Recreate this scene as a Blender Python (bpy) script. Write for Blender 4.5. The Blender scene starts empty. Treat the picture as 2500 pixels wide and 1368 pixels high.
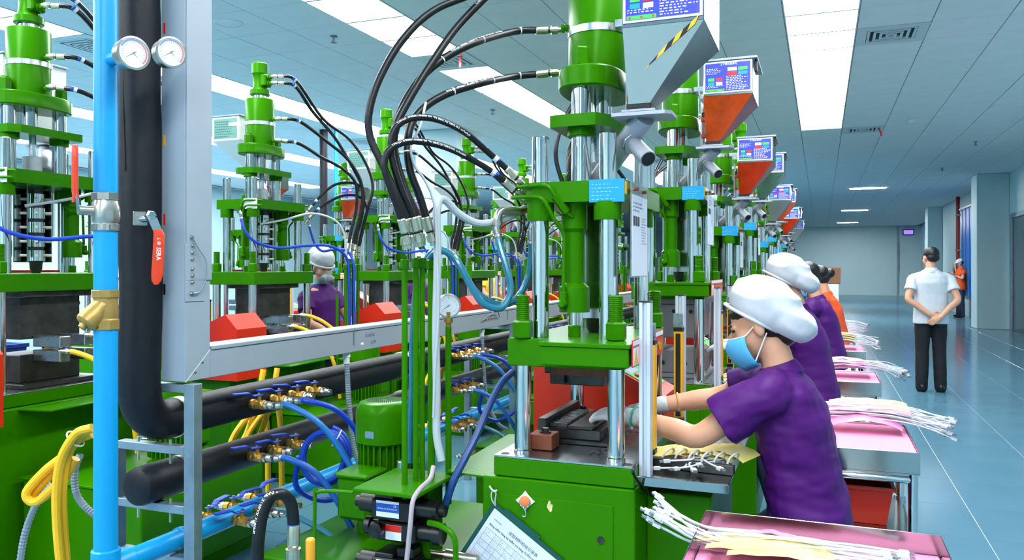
import bpy, bmesh, math, random
from mathutils import Vector, Matrix, noise
random.seed(11)
sc = bpy.context.scene
COL = sc.collection
PI = math.pi
# ------------------------------------------------------------------ camera
F_PX, U0, V0, CAM_H = 1944.0, 1250.0, 655.0, 1.44
YAW = math.atan(755 / F_PX)
cam = bpy.data.cameras.new('camera')
cam.sensor_width = 36.0
cam.lens = F_PX / 2500 * 36
cam.shift_y = -(684 - V0) / 2500
cam.clip_start = 0.05
cam.clip_end = 200
cam_o = bpy.data.objects.new('camera', cam)
COL.objects.link(cam_o)
cam_o.location = (0, 0, CAM_H)
cam_o.rotation_euler = (PI / 2, 0, YAW)
sc.camera = cam_o
# ------------------------------------------------------------------ world, exposure
w = bpy.data.worlds.new('world')
sc.world = w
w.use_nodes = True
w.node_tree.nodes['Background'].inputs[0].default_value = (0.80, 0.90, 0.96, 1)
w.node_tree.nodes['Background'].inputs[1].default_value = 0.3
vs = sc.view_settings
vs.view_transform = 'Standard'
vs.look = 'None'
vs.gamma = 1
vs.use_curve_mapping = False
vs.exposure = 0.66
cy = sc.cycles
cy.use_light_tree = False
cy.max_bounces = 5; cy.diffuse_bounces = 3; cy.glossy_bounces = 3; cy.transmission_bounces = 2; cy.transparent_max_bounces = 6
cy.caustics_reflective = False; cy.caustics_refractive = False
cy.use_adaptive_sampling = True; cy.adaptive_threshold = 0.05; cy.adaptive_min_samples = 12
cy.sample_clamp_indirect = 6.0; cy.use_denoising = True
LIGHT_STRENGTH = 14.0
LIGHT_COLOR = (0.96, 0.99, 1.0)
CEIL = 3.675
TILE = 0.622

# ------------------------------------------------------------------ pixel helpers (real depth is always given)
_ca, _sa = math.cos(YAW), math.sin(YAW)
def _ray(u, v):
    r = (u - U0) / F_PX
    return (_ca * r - _sa, _sa * r + _ca, -(v - V0) / F_PX)
def atX(u, v, X):
    d = _ray(u, v); t = X / d[0]
    return Vector((X, t * d[1], CAM_H + t * d[2]))
def atY(u, v, Y):
    d = _ray(u, v); t = Y / d[1]
    return Vector((t * d[0], Y, CAM_H + t * d[2]))
def atD(u, v, t):
    d = _ray(u, v)
    return Vector((t * d[0], t * d[1], CAM_H + t * d[2]))

# ------------------------------------------------------------------ materials
def lin(c):
    return tuple(((x / 255) / 12.92 if x / 255 <= 0.04045 else ((x / 255 + 0.055) / 1.055) ** 2.4) for x in c)
MATS = {}
def mat(name, rgb, rough=0.5, metal=0.0, var=0.0, vscale=8.0, bump=0.0, bscale=60.0, coat=0.0, emit=0.0, trans=0.0, alpha=1.0,
        aniso=None, sheen=0.0, rvar=0.0, spec=None, sss=0.0):
    if name in MATS:
        return MATS[name]
    m = bpy.data.materials.new(name)
    m.use_nodes = True
    nt = m.node_tree
    b = nt.nodes['Principled BSDF']
    c = lin(rgb)
    b.inputs['Base Color'].default_value = (*c, 1)
    b.inputs['Roughness'].default_value = rough
    b.inputs['Metallic'].default_value = metal
    if spec is not None: b.inputs['Specular IOR Level'].default_value = spec
    if coat:
        b.inputs['Coat Weight'].default_value = coat
        b.inputs['Coat Roughness'].default_value = 0.08
    if sheen: b.inputs['Sheen Weight'].default_value = sheen
    if trans: b.inputs['Transmission Weight'].default_value = trans
    if alpha < 1: b.inputs['Alpha'].default_value = alpha
    if sss:
        b.inputs['Subsurface Weight'].default_value = sss
        b.inputs['Subsurface Radius'].default_value = (0.02, 0.008, 0.004)
    if emit:
        b.inputs['Emission Color'].default_value = (*c, 1)
        b.inputs['Emission Strength'].default_value = emit
    if var or bump or rvar:
        tc = nt.nodes.new('ShaderNodeTexCoord')
        n = nt.nodes.new('ShaderNodeTexNoise')
        n.inputs['Scale'].default_value = vscale
        n.inputs['Detail'].default_value = 5
        n.inputs['Roughness'].default_value = 0.6
        nt.links.new(tc.outputs['Object'], n.inputs['Vector'])
        if aniso:
            mp = nt.nodes.new('ShaderNodeMapping')
            mp.inputs['Scale'].default_value = aniso
            nt.links.new(tc.outputs['Object'], mp.inputs['Vector'])
            nt.links.new(mp.outputs['Vector'], n.inputs['Vector'])
        if var:
            r = nt.nodes.new('ShaderNodeValToRGB')
            r.color_ramp.elements[0].position = 0.3
            r.color_ramp.elements[1].position = 0.7
            r.color_ramp.elements[0].color = (*[x * (1 - var) for x in c], 1)
            r.color_ramp.elements[1].color = (*[min(1, x * (1 + var)) for x in c], 1)
            nt.links.new(n.outputs['Fac'], r.inputs['Fac'])
            nt.links.new(r.outputs['Color'], b.inputs['Base Color'])
        if rvar:
            mr = nt.nodes.new('ShaderNodeMapRange')
            mr.inputs[3].default_value = max(0, rough - rvar)
            mr.inputs[4].default_value = min(1, rough + rvar)
            nt.links.new(n.outputs['Fac'], mr.inputs[0])
            nt.links.new(mr.outputs[0], b.inputs['Roughness'])
        if bump:
            n2 = nt.nodes.new('ShaderNodeTexNoise')
            n2.inputs['Scale'].default_value = bscale
            n2.inputs['Detail'].default_value = 3
            nt.links.new(tc.outputs['Object'], n2.inputs['Vector'])
            bp = nt.nodes.new('ShaderNodeBump')
            bp.inputs['Strength'].default_value = bump
            bp.inputs['Distance'].default_value = 0.004
            nt.links.new(n2.outputs['Fac'], bp.inputs['Height'])
            nt.links.new(bp.outputs['Normal'], b.inputs['Normal'])
    MATS[name] = m
    return m

GREEN = mat('green_paint', (47, 118, 0), 0.27, 0, 0.08, 3.0, 0.04, 90, spec=0.2)
GREEN.node_tree.nodes['Principled BSDF'].inputs['Specular Tint'].default_value = (0.55, 1.0, 0.35, 1)
CHROME = mat('chrome', (214, 215, 214), 0.10, 1.0, rvar=0.05, vscale=30)
STEEL = mat('brushed_steel', (178, 186, 192), 0.28, 1.0, 0.08, 20, rvar=0.1, aniso=(2, 40, 2))
INOX = mat('stainless_sheet', (176, 177, 176), 0.15, 1.0, 0.05, 5, 0.12, 5)
GALV = mat('galvanised_steel', (150, 166, 178), 0.45, 0.75, 0.16, 14)
ALU = mat('anodised_aluminium', (214, 218, 230), 0.42, 0.45)
CASTALU = mat('cast_aluminium', (168, 172, 182), 0.55, 0.55, 0.08, 30, 0.2, 200)
RUBBER = mat('black_rubber', (13, 14, 18), 0.40, 0, 0.2, 40, spec=.4)
FOAMPIPE = mat('black_foam_insulation', (15, 18, 27), 0.5, 0, 0.22, 6, 0.35, 25, spec=.35)
BLUEPVC = mat('blue_pvc', (6, 150, 214), 0.34, 0, 0.06, 4, 0.08, 40)
TRUNK = mat('grey_trunking_paint', (148, 160, 171), 0.42, 0, 0.05, 3)
REDPL = mat('orange_red_plastic', (228, 62, 16), 0.38, 0)
REDBOX = mat('orange_red_paint', (216, 40, 4), 0.36, 0, 0.05, 4)
BRASS = mat('brass', (178, 136, 62), 0.36, 0.75, 0.25, 40, 0.15, 90)
BRONZE = mat('bronze_casting', (176, 142, 78), 0.42, 0.55, 0.15, 30, 0.2, 130)
NICKEL = mat('nickel_plated', (190, 184, 176), 0.28, 0.95, 0.1, 30, 0.1, 120)
PLATED = mat('zinc_plated_fitting', (200, 192, 168), 0.26, 0.95, 0.12, 60)
BLUEH = mat('blue_lever_plastic', (22, 66, 190), 0.4)
BLUEHOSE = mat('blue_hose_rubber', (20, 66, 190), 0.35, 0, 0.1, 20)
TEALHOSE = mat('teal_clear_hose', (38, 112, 138), 0.22, 0, 0.1, 20, coat=0.3)
SKYHOSE = mat('sky_blue_hose', (28, 112, 188), 0.32, 0, 0.1, 20)
YELHOSE = mat('yellow_hose', (242, 186, 22), 0.42, 0, 0.06, 20)
GREYCON = mat('grey_conduit', (128, 142, 156), 0.5)
WRAP = mat('spiral_wrap_translucent', (182, 190, 194), 0.4)
DARKSTEEL = mat('dark_tool_steel', (74, 72, 70), 0.42, 0.8, 0.35, 14, 0.1, 40)
RUST = mat('oxide_brown_paint', (134, 70, 44), 0.6, 0.1, 0.25, 20)
BLACKPL = mat('black_plastic', (12, 13, 15), 0.35)
WHITEPL = mat('white_plastic', (232, 236, 238), 0.35)
PAPER = mat('white_paper', (222, 226, 238), 0.7)
PAPERPRINT = mat('grey_print_ink', (112, 116, 132), 0.8)
INK = mat('dark_print_ink', (48, 52, 66), 0.8)
WHITEINK = mat('white_print_ink', (240, 243, 250), 0.6)
BLUEPEN = mat('blue_pen_ink', (60, 96, 150), 0.8)
SIGNBLUE = mat('blue_sign_print', (52, 62, 196), 0.3, coat=0.3)
LABELBLUE = mat('cyan_label_print', (14, 150, 214), 0.35)
LABELRED = mat('red_label_print', (222, 34, 22), 0.4)
YELLOW = mat('safety_yellow', (244, 178, 14), 0.4)
BLACK = mat('matt_black', (8, 8, 10), 0.5)
CLEARGREEN = mat('tinted_clear_sleeve', (120, 176, 164), 0.15, 0, alpha=0.55)
SLEEVE = mat('clear_document_sleeve', (196, 214, 214), 0.08, 0, alpha=0.35)
SCREEN = mat('lcd_screen', (150, 150, 236), 0.25, emit=0.5)
GREENLED = mat('green_control_panel', (70, 190, 90), 0.35)
REDLED = mat('red_lamp', (255, 40, 20), 0.3, emit=2.0)
EXITM = mat('exit_sign_glow', (120, 90, 255), 0.4, emit=1.6)
CER = mat('cream_ceramic', (226, 222, 204), 0.4)
GAUGEFACE = mat('gauge_face', (238, 241, 244), 0.5)
GLASSY = mat('gauge_glass', (235, 240, 245), 0.04, alpha=0.14)
DARKGREEN = mat('dark_green_plastic', (10, 78, 70), 0.4)

# ------------------------------------------------------------------ mesh builder
def frame_of(d):
    d = Vector(d).normalized()
    a = Vector((0, 0, 1)) if abs(d.z) < 0.9 else Vector((1, 0, 0))
    x = d.cross(a).normalized()
    y = d.cross(x).normalized()
    return x, y, d
def catmull(pts, per=6):
    P = [Vector(p) for p in pts]
    if len(P) < 3: return P
    P = [P[0] * 2 - P[1]] + P + [P[-1] * 2 - P[-2]]
    out = []
    for i in range(1, len(P) - 2):
        a, b, c, d = P[i - 1:i + 3]
        for k in range(per):
            t = k / per
            out.append(0.5 * ((2 * b) + (c - a) * t + (2 * a - 5 * b + 4 * c - d) * t * t + (3 * b - a - 3 * c + d) * t ** 3))
    out.append(P[-2])
    return out
class MB:
    def __init__(s): s.v = []; s.f = []
    def add(s, vs, fs, M=None):
        o = len(s.v)
        s.v += [tuple(M @ Vector(p)) if M is not None else tuple(p) for p in vs]
        s.f += [tuple(i + o for i in f) for f in fs]
        return s
    def box(s, x0, x1, y0, y1, z0, z1, b=0.0, M=None):
        if b <= 0:
            v = [(x, y, z) for x in (x0, x1) for y in (y0, y1) for z in (z0, z1)]
            return s.add(v, [(0, 1, 3, 2), (4, 6, 7, 5), (0, 4, 5, 1), (2, 3, 7, 6), (0, 2, 6, 4), (1, 5, 7, 3)], M)
        b = min(b, (x1 - x0) * .49, (y1 - y0) * .49, (z1 - z0) * .49)
        v = []; idx = {}
        L = ((x0, x1), (y0, y1), (z0, z1))
        for i in (0, 1):
            for j in (0, 1):
                for k in (0, 1):
                    for a in range(3):
                        p = []
                        for ax, q in enumerate((i, j, k)):
                            p.append(L[ax][q] + (0 if ax == a else (b if q == 0 else -b)))
                        idx[(i, j, k, a)] = len(v); v.append(tuple(p))
        f = []
        for a in range(3):
            o = [q for q in range(3) if q != a]
            for sgn in (0, 1):
                q = []
                for (m, n) in ((0, 0), (1, 0), (1, 1), (0, 1)):
                    c = [0, 0, 0]; c[a] = sgn; c[o[0]] = m; c[o[1]] = n
                    q.append(idx[(*c, a)])
                f.append(tuple(q))
            for m in (0, 1):
                for n in (0, 1):
                    c0 = [0, 0, 0]; c0[o[0]] = m; c0[o[1]] = n
                    c1 = list(c0); c1[a] = 1
                    f.append((idx[(*c0, o[0])], idx[(*c1, o[0])], idx[(*c1, o[1])], idx[(*c0, o[1])]))
        for i in (0, 1):
            for j in (0, 1):
                for k in (0, 1):
                    f.append(tuple(idx[(i, j, k, a)] for a in range(3)))
        return s.add(v, f, M)
    def lathe(s, prof, p0=(0, 0, 0), axis=(0, 0, 1), n=20, rot=0.0):
        x, y, d = frame_of(axis); p0 = Vector(p0)
        v = []; f = []; rings = []
        for (r, t) in prof:
            if r <= 1e-6:
                rings.append([len(v)]); v.append(p0 + d * t)
            else:
                ring = []
                for i in range(n):
                    a = 2 * PI * i / n + rot
                    ring.append(len(v)); v.append(p0 + d * t + (x * math.cos(a) + y * math.sin(a)) * r)
                rings.append(ring)
        for A, B in zip(rings, rings[1:]):
            if len(A) == 1 and len(B) == 1: continue
            for i in range(n):
                j = (i + 1) % n
                if len(A) == 1: f.append((A[0], B[i], B[j]))
                elif len(B) == 1: f.append((A[i], A[j], B[0]))
                else: f.append((A[i], A[j], B[j], B[i]))
        if len(rings[0]) > 1: f.append(tuple(reversed(rings[0])))
        if len(rings[-1]) > 1: f.append(tuple(rings[-1]))
        return s.add(v, f)
    def cyl(s, p0, p1, r0, r1=None, n=16, rot=0.0):
        p0 = Vector(p0); p1 = Vector(p1)
        r1 = r0 if r1 is None else r1
        return s.lathe([(r0, 0), (r1, (p1 - p0).length)], p0, p1 - p0, n, rot)
    def tube(s, pts, r, n=10, per=6, caps=True, raw=False):
        P = [Vector(p) for p in pts] if raw else catmull(pts, per)
        fr = tube_frames(P)
        v = []; f = []
        m = len(P)
        for k, (p, (x, y, d)) in enumerate(zip(P, fr)):
            rr = r(k / (m - 1)) if callable(r) else r
            for i in range(n):
                a = 2 * PI * i / n
                v.append(p + (x * math.cos(a) + y * math.sin(a)) * rr)
        for k in range(m - 1):
            for i in range(n):
                j = (i + 1) % n
                f.append((k * n + i, k * n + j, (k + 1) * n + j, (k + 1) * n + i))
        if caps:
            f.append(tuple(range(n - 1, -1, -1))); f.append(tuple(range((m - 1) * n, m * n)))
        return s.add(v, f)
    def loft(s, secs, caps=True, closed=True):
        n = len(secs[0]); v = []; f = []
        for q in secs: v += [tuple(p) for p in q]
        for k in range(len(secs) - 1):
            for i in range(n if closed else n - 1):
                j = (i + 1) % n
                f.append((k * n + i, k * n + j, (k + 1) * n + j, (k + 1) * n + i))
        if caps and closed:
            f.append(tuple(range(n - 1, -1, -1))); f.append(tuple(range((len(secs) - 1) * n, len(secs) * n)))
        return s.add(v, f)
    def prism(s, poly, t0, t1, M=None):
        n = len(poly)
        v = [(x, y, t0) for x, y in poly] + [(x, y, t1) for x, y in poly]
        f = [tuple(range(n - 1, -1, -1)), tuple(range(n, 2 * n))]
        f += [(i, (i + 1) % n, n + (i + 1) % n, n + i) for i in range(n)]
        return s.add(v, f, M)
    def ell(s, c, rx, ry, rz, nu=16, nv=10, M=None):
        v = [(c[0], c[1], c[2] - rz)]; f = []
        for k in range(1, nv):
            ph = -PI / 2 + PI * k / nv
            for i in range(nu):
                a = 2 * PI * i / nu
                v.append((c[0] + rx * math.cos(ph) * math.cos(a), c[1] + ry * math.cos(ph) * math.sin(a), c[2] + rz * math.sin(ph)))
        v.append((c[0], c[1], c[2] + rz))
        for i in range(nu):
            j = (i + 1) % nu
            f.append((0, 1 + j, 1 + i)); f.append((len(v) - 1, 1 + (nv - 2) * nu + i, 1 + (nv - 2) * nu + j))
        for k in range(nv - 2):
            for i in range(nu):
                j = (i + 1) % nu
                f.append((1 + k * nu + i, 1 + k * nu + j, 1 + (k + 1) * nu + j, 1 + (k + 1) * nu + i))
        return s.add(v, f, M)
    def torus(s, c, axis, R, r, n=24, m=8, a0=0.0, a1=2 * PI):
        x, y, d = frame_of(axis); c = Vector(c)
        full = abs(a1 - a0 - 2 * PI) < 1e-6
        k = n if full else n + 1
        pts = [c + (x * math.cos(a0 + (a1 - a0) * i / n) + y * math.sin(a0 + (a1 - a0) * i / n)) * R for i in range(k)]
        if full: pts.append(pts[0])
        return s.tube(pts, r, m, raw=True, caps=not full)
    def quad(s, a, b, c, d): return s.add([a, b, c, d], [(0, 1, 2, 3)])
    def mesh(s, name, ang=35, fix=True):
        me = bpy.data.meshes.new(name)
        me.from_pydata(s.v, [], s.f)
        if fix:
            bm = bmesh.new(); bm.from_mesh(me)
            bmesh.ops.recalc_face_normals(bm, faces=bm.faces)
            bm.to_mesh(me); bm.free()
        me.polygons.foreach_set('use_smooth', [True] * len(me.polygons))
        if ang is not None: me.set_sharp_from_angle(angle=math.radians(ang))
        me.update()
        return me
def tube_frames(P):
    out = []; n = len(P); x = None
    for k in range(n):
        d = (P[min(k + 1, n - 1)] - P[max(k - 1, 0)])
        d = d.normalized() if d.length > 1e-9 else Vector((0, 0, 1))
        if x is None: x = frame_of(d)[0]
        else:
            x = x - d * x.dot(d)
            x = x.normalized() if x.length > 1e-6 else frame_of(d)[0]
        out.append((x, d.cross(x), d))
    return out

def obj(name, mb, m, parent=None, ang=35, loc=None, rz=None, label=None, fix=True):
    me = mb if isinstance(mb, bpy.types.Mesh) else mb.mesh(name, ang, fix)
    if m is not None and not me.materials:
        me.materials.append(m)
    o = bpy.data.objects.new(name, me)
    COL.objects.link(o)
    if parent is not None: o.parent = parent
    if loc is not None: o.location = loc
    if rz is not None: o.rotation_euler = (0, 0, rz)
    if label: o['label'] = label
    return o
def tag(o, label, cat, group=None):
    o['label'] = label; o['category'] = cat
    if group: o['group'] = group
    return o
def thing(name, label, cat, loc=(0, 0, 0), rz=0.0, group=None):
    o = bpy.data.objects.new(name, None)
    o.empty_display_size = 0.05
    COL.objects.link(o)
    o.location = loc; o.rotation_euler = (0, 0, rz)
    return tag(o, label, cat, group)
def struct(o):
    o['kind'] = 'structure'; return o
def kids(o): return [c for c in bpy.data.objects if c.parent == o]
def tree_of(o): return (o, [(c, [(g, []) for g in kids(c)]) for c in kids(o)])
def copy_tree(t, parent=None):
    o, ch = t
    c = o.copy(); COL.objects.link(c)
    if parent is not None: c.parent = parent
    for q in ch: copy_tree(q, c)
    return c

_txt = {}
def text_mesh(body, size=1.0, bold=0.0, align='CENTER'):
    key = (body, bold, align)
    if key not in _txt:
        cu = bpy.data.curves.new('t', 'FONT')
        cu.body = body; cu.size = 1.0; cu.resolution_u = 2; cu.offset = bold
        cu.align_x = align; cu.align_y = 'CENTER'; cu.fill_mode = 'FRONT'
        o = bpy.data.objects.new('t', cu)
        me = o.to_mesh()
        V = [tuple(q.co) for q in me.vertices]; Fc = [tuple(p.vertices) for p in me.polygons]
        o.to_mesh_clear()
        bpy.data.objects.remove(o); bpy.data.curves.remove(cu)
        _txt[key] = (V, Fc)
    V, Fc = _txt[key]
    return [(x * size, y * size) for x, y, z in V], Fc
def put_text(mb, body, org, xd, yd, size, bold=0.0, align='CENTER', sx=1.0):
    V, Fc = text_mesh(body, size, bold, align)
    org = Vector(org); xd = Vector(xd).normalized(); yd = Vector(yd).normalized()
    mb.add([org + xd * x * sx + yd * y for x, y in V], Fc)
    return mb
def put_bars(mb, org, xd, yd, w_, rows, pitch, h, rng, lo=0.6, gaps=True):
    """rows of unreadable small print: short solid dashes"""
    org = Vector(org); xd = Vector(xd).normalized(); yd = Vector(yd).normalized()
    for r in range(rows):
        x = 0; end = w_ * rng.uniform(lo, 1)
        while x < end:
            l = rng.uniform(0.03, 0.12) * w_ if gaps else end
            l = min(l, end - x)
            a = org + xd * x - yd * (r * pitch)
            mb.quad(a, a + xd * l, a + xd * l + yd * h, a + yd * h)
            x += l + 0.012 * w_ + (0.004 if gaps else 0)
def ordn(k):
    T = ['twentieth', 'thirtieth', 'fortieth', 'fiftieth', 'sixtieth']; t_ = ['twenty', 'thirty', 'forty', 'fifty', 'sixty']
    k += 1
    base = ORD + ['fifteenth', 'sixteenth', 'seventeenth', 'eighteenth', 'nineteenth']
    if k < 20: return base[k - 1]
    return T[k // 10 - 2] if k % 10 == 0 else t_[k // 10 - 2] + '-' + base[k % 10 - 1]
ORD = ['first', 'second', 'third', 'fourth', 'fifth', 'sixth', 'seventh', 'eighth', 'ninth', 'tenth', 'eleventh', 'twelfth', 'thirteenth', 'fourteenth']
# ------------------------------------------------------------------ room shell
FLOORM = mat('blue_grey_floor_tile', (94, 138, 160), 0.15, 0, 0.05, 1.5, rvar=0.02)
GROUT = mat('pale_floor_joint', (196, 208, 212), 0.4)
CEILM = mat('white_ceiling_tile', (244, 246, 247), 0.8, 0, 0.03, 3, 0.1, 300)
CEILG = mat('ceiling_grid_metal', (120, 138, 146), 0.6)
WALLM = mat('pale_blue_wall_panel', (192, 222, 228), 0.45, 0, 0.03, 0.6)
DOORM = mat('stainless_door', (150, 160, 166), 0.2, 1.0, 0.1, 2, 0.5, 3)
CURT = mat('blue_strip_curtain', (16, 110, 200), 0.3)
LIGHTM = bpy.data.materials.new('led_panel_glow'); LIGHTM.use_nodes = True
_b = LIGHTM.node_tree.nodes['Principled BSDF']
_b.inputs['Base Color'].default_value = (0.9, 0.9, 0.9, 1)
_b.inputs['Emission Color'].default_value = (*LIGHT_COLOR, 1)
_b.inputs['Emission Strength'].default_value = LIGHT_STRENGTH

SLOTM = LIGHTM.copy(); SLOTM.name = 'slot_lamp_glow'
SLOTM.node_tree.nodes['Principled BSDF'].inputs['Emission Strength'].default_value = LIGHT_STRENGTH * 10
def mk(f):
    m = MB(); f(m); return m
FX0, FX1, FY0, FY1 = -15.5, 5.0, -7.0, 46.5
floor = struct(obj('floor', mk(lambda m: m.box(FX0, FX1, FY0, FY1, -0.1, -0.004)), GROUT))
TX, TY = 0.62, 0.636
tile_me = mk(lambda m: m.box(-TX / 2 + .0025, TX / 2 - .0025, -TY / 2 + .0025, TY / 2 - .0025, -0.012, 0.0, 0.0015)).mesh('tile')
tile_me.materials.append(FLOORM)
cells = []
for i in range(-27, 8):
    for j in range(-18, 66):
        x = 0.82 + (i + .5) * TX; y = 4.845 + (j + .5) * TY
        if FX0 < x - TX / 2 and x + TX / 2 < FX1 and FY0 < y and y < FY1: cells.append((x, y))
def vis(x, y):  # tiles of the open aisle first, nearest first
    return (0 if (x > 0.3 and y > 3.2 and x < 0.62 * y) else 1, math.hypot(x, y))
cells.sort(key=lambda c: vis(*c))
for (x, y) in cells[:300]:
    obj('tile', tile_me, None, floor, loc=(x, y, 0))
rest = MB()
for (x, y) in cells[300:]:
    rest.box(x - TX / 2 + .0025, x + TX / 2 - .0025, y - TY / 2 + .0025, y + TY / 2 - .0025, -0.012, 0.0)
o = obj('tile_field', rest, FLOORM, floor); o['kind'] = 'stuff'

ceiling = struct(obj('ceiling', mk(lambda m: m.box(FX0, FX1, FY0, FY1, CEIL + 0.012, CEIL + 0.2)), CEILG))
LX0 = -0.311  # left edge of the light strip over the aisle
lights = []
YL0, YP = 6.22, 0.625
def strip(i, k): return (LX0 + (i + .5) * TILE, YL0 + (k + .5) * YP)
for k in range(-20, 12): lights.append((0, k, 'aisle'))
for k in range(-20, 2): lights.append((-6, k, 'rack'))
for k in range(3, 26): lights.append((-6, k, 'rack'))
for k in range(-20, -1): lights.append((-11, k, 'left'))
for k in range(1, 24): lights.append((-11, k, 'left'))
for k in range(-6, 22): lights.append((-16, k, 'farleft'))
for k in range(3, 20): lights.append((-21, k, 'outer'))
vents = [(1, 3), (1, 12), (-6, 2), (-11, -1), (-11, 0), (-5, 16), (-12, 9)]
taken = {(i, k) for i, k, _ in lights} | set(vents)
ct_me = mk(lambda m: m.box(-TILE / 2 + .004, TILE / 2 - .004, -YP / 2 + .004, YP / 2 - .004, 0, 0.015, 0.002)).mesh('ceiling_tile')
ct_me.materials.append(CEILM)
cc = []
for i in range(-24, 8):
    for k in range(-21, 64):
        if (i, k) in taken: continue
        x, y = strip(i, k)
        d = -x * _sa + y * _ca
        if d > 0.3: 
            u = U0 + F_PX * (x * _ca + y * _sa) / d; v = V0 - F_PX * (CEIL - CAM_H) / d
            inside = -60 < u < 2560 and v > -60
        else: inside = False
        if x + TILE / 2 < FX1 and x - TILE / 2 > FX0 and y + YP / 2 < FY1: cc.append((0 if inside else 1, math.hypot(x, y), x, y))
cc.sort()
for _, _, x, y in cc[:300]:
    obj('ceiling_tile', ct_me, None, ceiling, loc=(x, y, CEIL))
rest = MB()
for _, _, x, y in cc[300:]:
    rest.box(x - TILE / 2 + .004, x + TILE / 2 - .004, y - YP / 2 + .004, y + YP / 2 - .004, CEIL, CEIL + 0.015)
o = obj('ceiling_tile_field', rest, CEILM, ceiling); o['kind'] = 'stuff'

WHERE = {'aisle': 'above the open aisle', 'rack': 'above the pipe rack',
         'left': 'above the left machine row', 'farleft': 'beyond the left machine row', 'outer': 'in the outermost left bay'}
lf = MB(); e = 0.012
hx, hy = TILE / 2 - .003, YP / 2 - .003
for (x0, x1, y0, y1) in ((-hx, hx, -hy, -hy + e), (-hx, hx, hy - e, hy), (-hx, -hx + e, -hy + e, hy - e), (hx - e, hx, -hy + e, hy - e)):
    lf.box(x0, x1, y0, y1, -0.004, 0.012)
lf_me = lf.mesh('frame'); lf_me.materials.append(WHITEPL)
ld_me = mk(lambda m: m.quad((-hx + e, -hy + e, 0), (-hx + e, hy - e, 0), (hx - e, hy - e, 0), (hx - e, -hy + e, 0))).mesh('diffuser', fix=False); ld_me.materials.append(LIGHTM)
cntl = {}
for i, k, wh in lights:
    cntl[wh] = cntl.get(wh, -1) + 1
    x, y = strip(i, k)
    t = thing('ceiling_light', 'white ceiling light panel %s, %s from the front' % (WHERE[wh], ordn(cntl[wh])), 'ceiling light', (x, y, CEIL), 0, 'ceiling panels ' + WHERE[wh])
    obj('frame', lf_me, None, t); obj('diffuser', ld_me, None, t)

VENTM = mat('vent_white_metal', (216, 226, 230), 0.45)
VENTD = mat('vent_dark_inside', (52, 62, 66), 0.8)
RIB = mat('red_ribbon', (214, 22, 20), 0.5)
vl = ['white square ceiling air vent beside the aisle light strip, nearest the camera', 'white square ceiling air vent at the far end of the aisle light strip',
      'square ceiling air vent in the gap of the light strip above the pipe rack', 'square ceiling air vent nearer the camera above the left machines',
      'square ceiling air vent with red ribbon beside the grey upright trunking', 'small square ceiling air vent far above the pipe rack', 'square ceiling air vent far off among the left bays']
for (i, k), lab in zip(vents, vl):
    x, y = strip(i, k)
    t = thing('ceiling_vent', lab, 'air vent', (x, y, CEIL))
    obj('back_plate', mk(lambda m: m.box(-hx, hx, -hy, hy, 0.008, 0.014)), VENTD, t)
    for q in range(5):
        a = hx - q * 0.055; b2 = hy - q * 0.055; e2 = 0.09 if q == 0 else 0.024
        if q: a -= .04; b2 -= .04
        m = MB(); z0 = -0.006 - 0.002 * q
        for (x0, x1, y0, y1) in ((-a, a, -b2, -b2 + e2), (-a, a, b2 - e2, b2), (-a, -a + e2, -b2 + e2, b2 - e2), (a - e2, a, -b2 + e2, b2 - e2)):
            if x1 > x0 and y1 > y0: m.box(x0, x1, y0, y1, z0, 0.0075)
        obj('louvre', m, VENTM, t)
    if k in (12, 2, 0, 16):
        rb = MB(); P = [(0.22, -0.2, -0.012), (0.23, -0.26, -0.05), (0.25, -0.30, -0.11), (0.255, -0.31, -0.16)]
        for p, q in zip(P, P[1:]):
            rb.add([(p[0] - .012, p[1], p[2]), (p[0] + .012, p[1], p[2]), (q[0] + .012, q[1], q[2]), (q[0] - .012, q[1], q[2]),
                    (p[0] - .012, p[1] + .002, p[2]), (p[0] + .012, p[1] + .002, p[2]), (q[0] + .012, q[1] + .002, q[2]), (q[0] - .012, q[1] + .002, q[2])],
                   [(0, 1, 2, 3), (7, 6, 5, 4), (0, 4, 5, 1), (2, 6, 7, 3), (0, 3, 7, 4), (1, 5, 6, 2)])
        obj('ribbon', rb, RIB, t, label='red ribbon')

# sprinklers, detectors, speaker on the ceiling
for (u, v, lab) in ((815, 88, 'small steel sprinkler head above the left machines'), (1203, 268, 'small steel sprinkler head above the pipe rack'),
                    (2382, 346, 'small steel sprinkler head right of the aisle'), (2300, 410, 'small steel sprinkler head deep in the aisle ceiling')):
    d = _ray(u, v); t = (CEIL - CAM_H) / d[2]; x, y = t * d[0], t * d[1]
    r = thing('sprinkler', lab, 'sprinkler', (x, y, CEIL))
    obj('base', mk(lambda m: m.lathe([(0.035, 0), (0.035, -.008), (0.012, -.014), (.012, -.05)], n=14)), CEILG, r)
    obj('deflector', mk(lambda m: m.lathe([(0.004, -.05), (.03, -.06), (.03, -.064), (.004, -.066)], n=14)), CEILG, r)
for (u, v, lab) in ((2228, 292, 'round white smoke detector right of the aisle light strip'), (2001, 378, 'round white smoke detector beyond the end of the light strip')):
    d = _ray(u, v); t = (CEIL - CAM_H) / d[2]; x, y = t * d[0], t * d[1]
    r = thing('smoke_detector', lab, 'detector', (x, y, CEIL))
    obj('base', mk(lambda m: m.lathe([(.075, 0), (.075, -.015), (.06, -.025)], n=20)), WHITEPL, r)
    obj('dome', mk(lambda m: m.lathe([(.055, -.025), (.05, -.05), (.02, -.06), (0, -.06)], n=20)), WHITEPL, r)
d = _ray(558, 56); t = (CEIL - CAM_H) / d[2]
r = thing('ceiling_speaker', 'round white ceiling speaker grille near the grey upright trunking', 'speaker', (t * d[0], t * d[1], CEIL))
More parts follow.
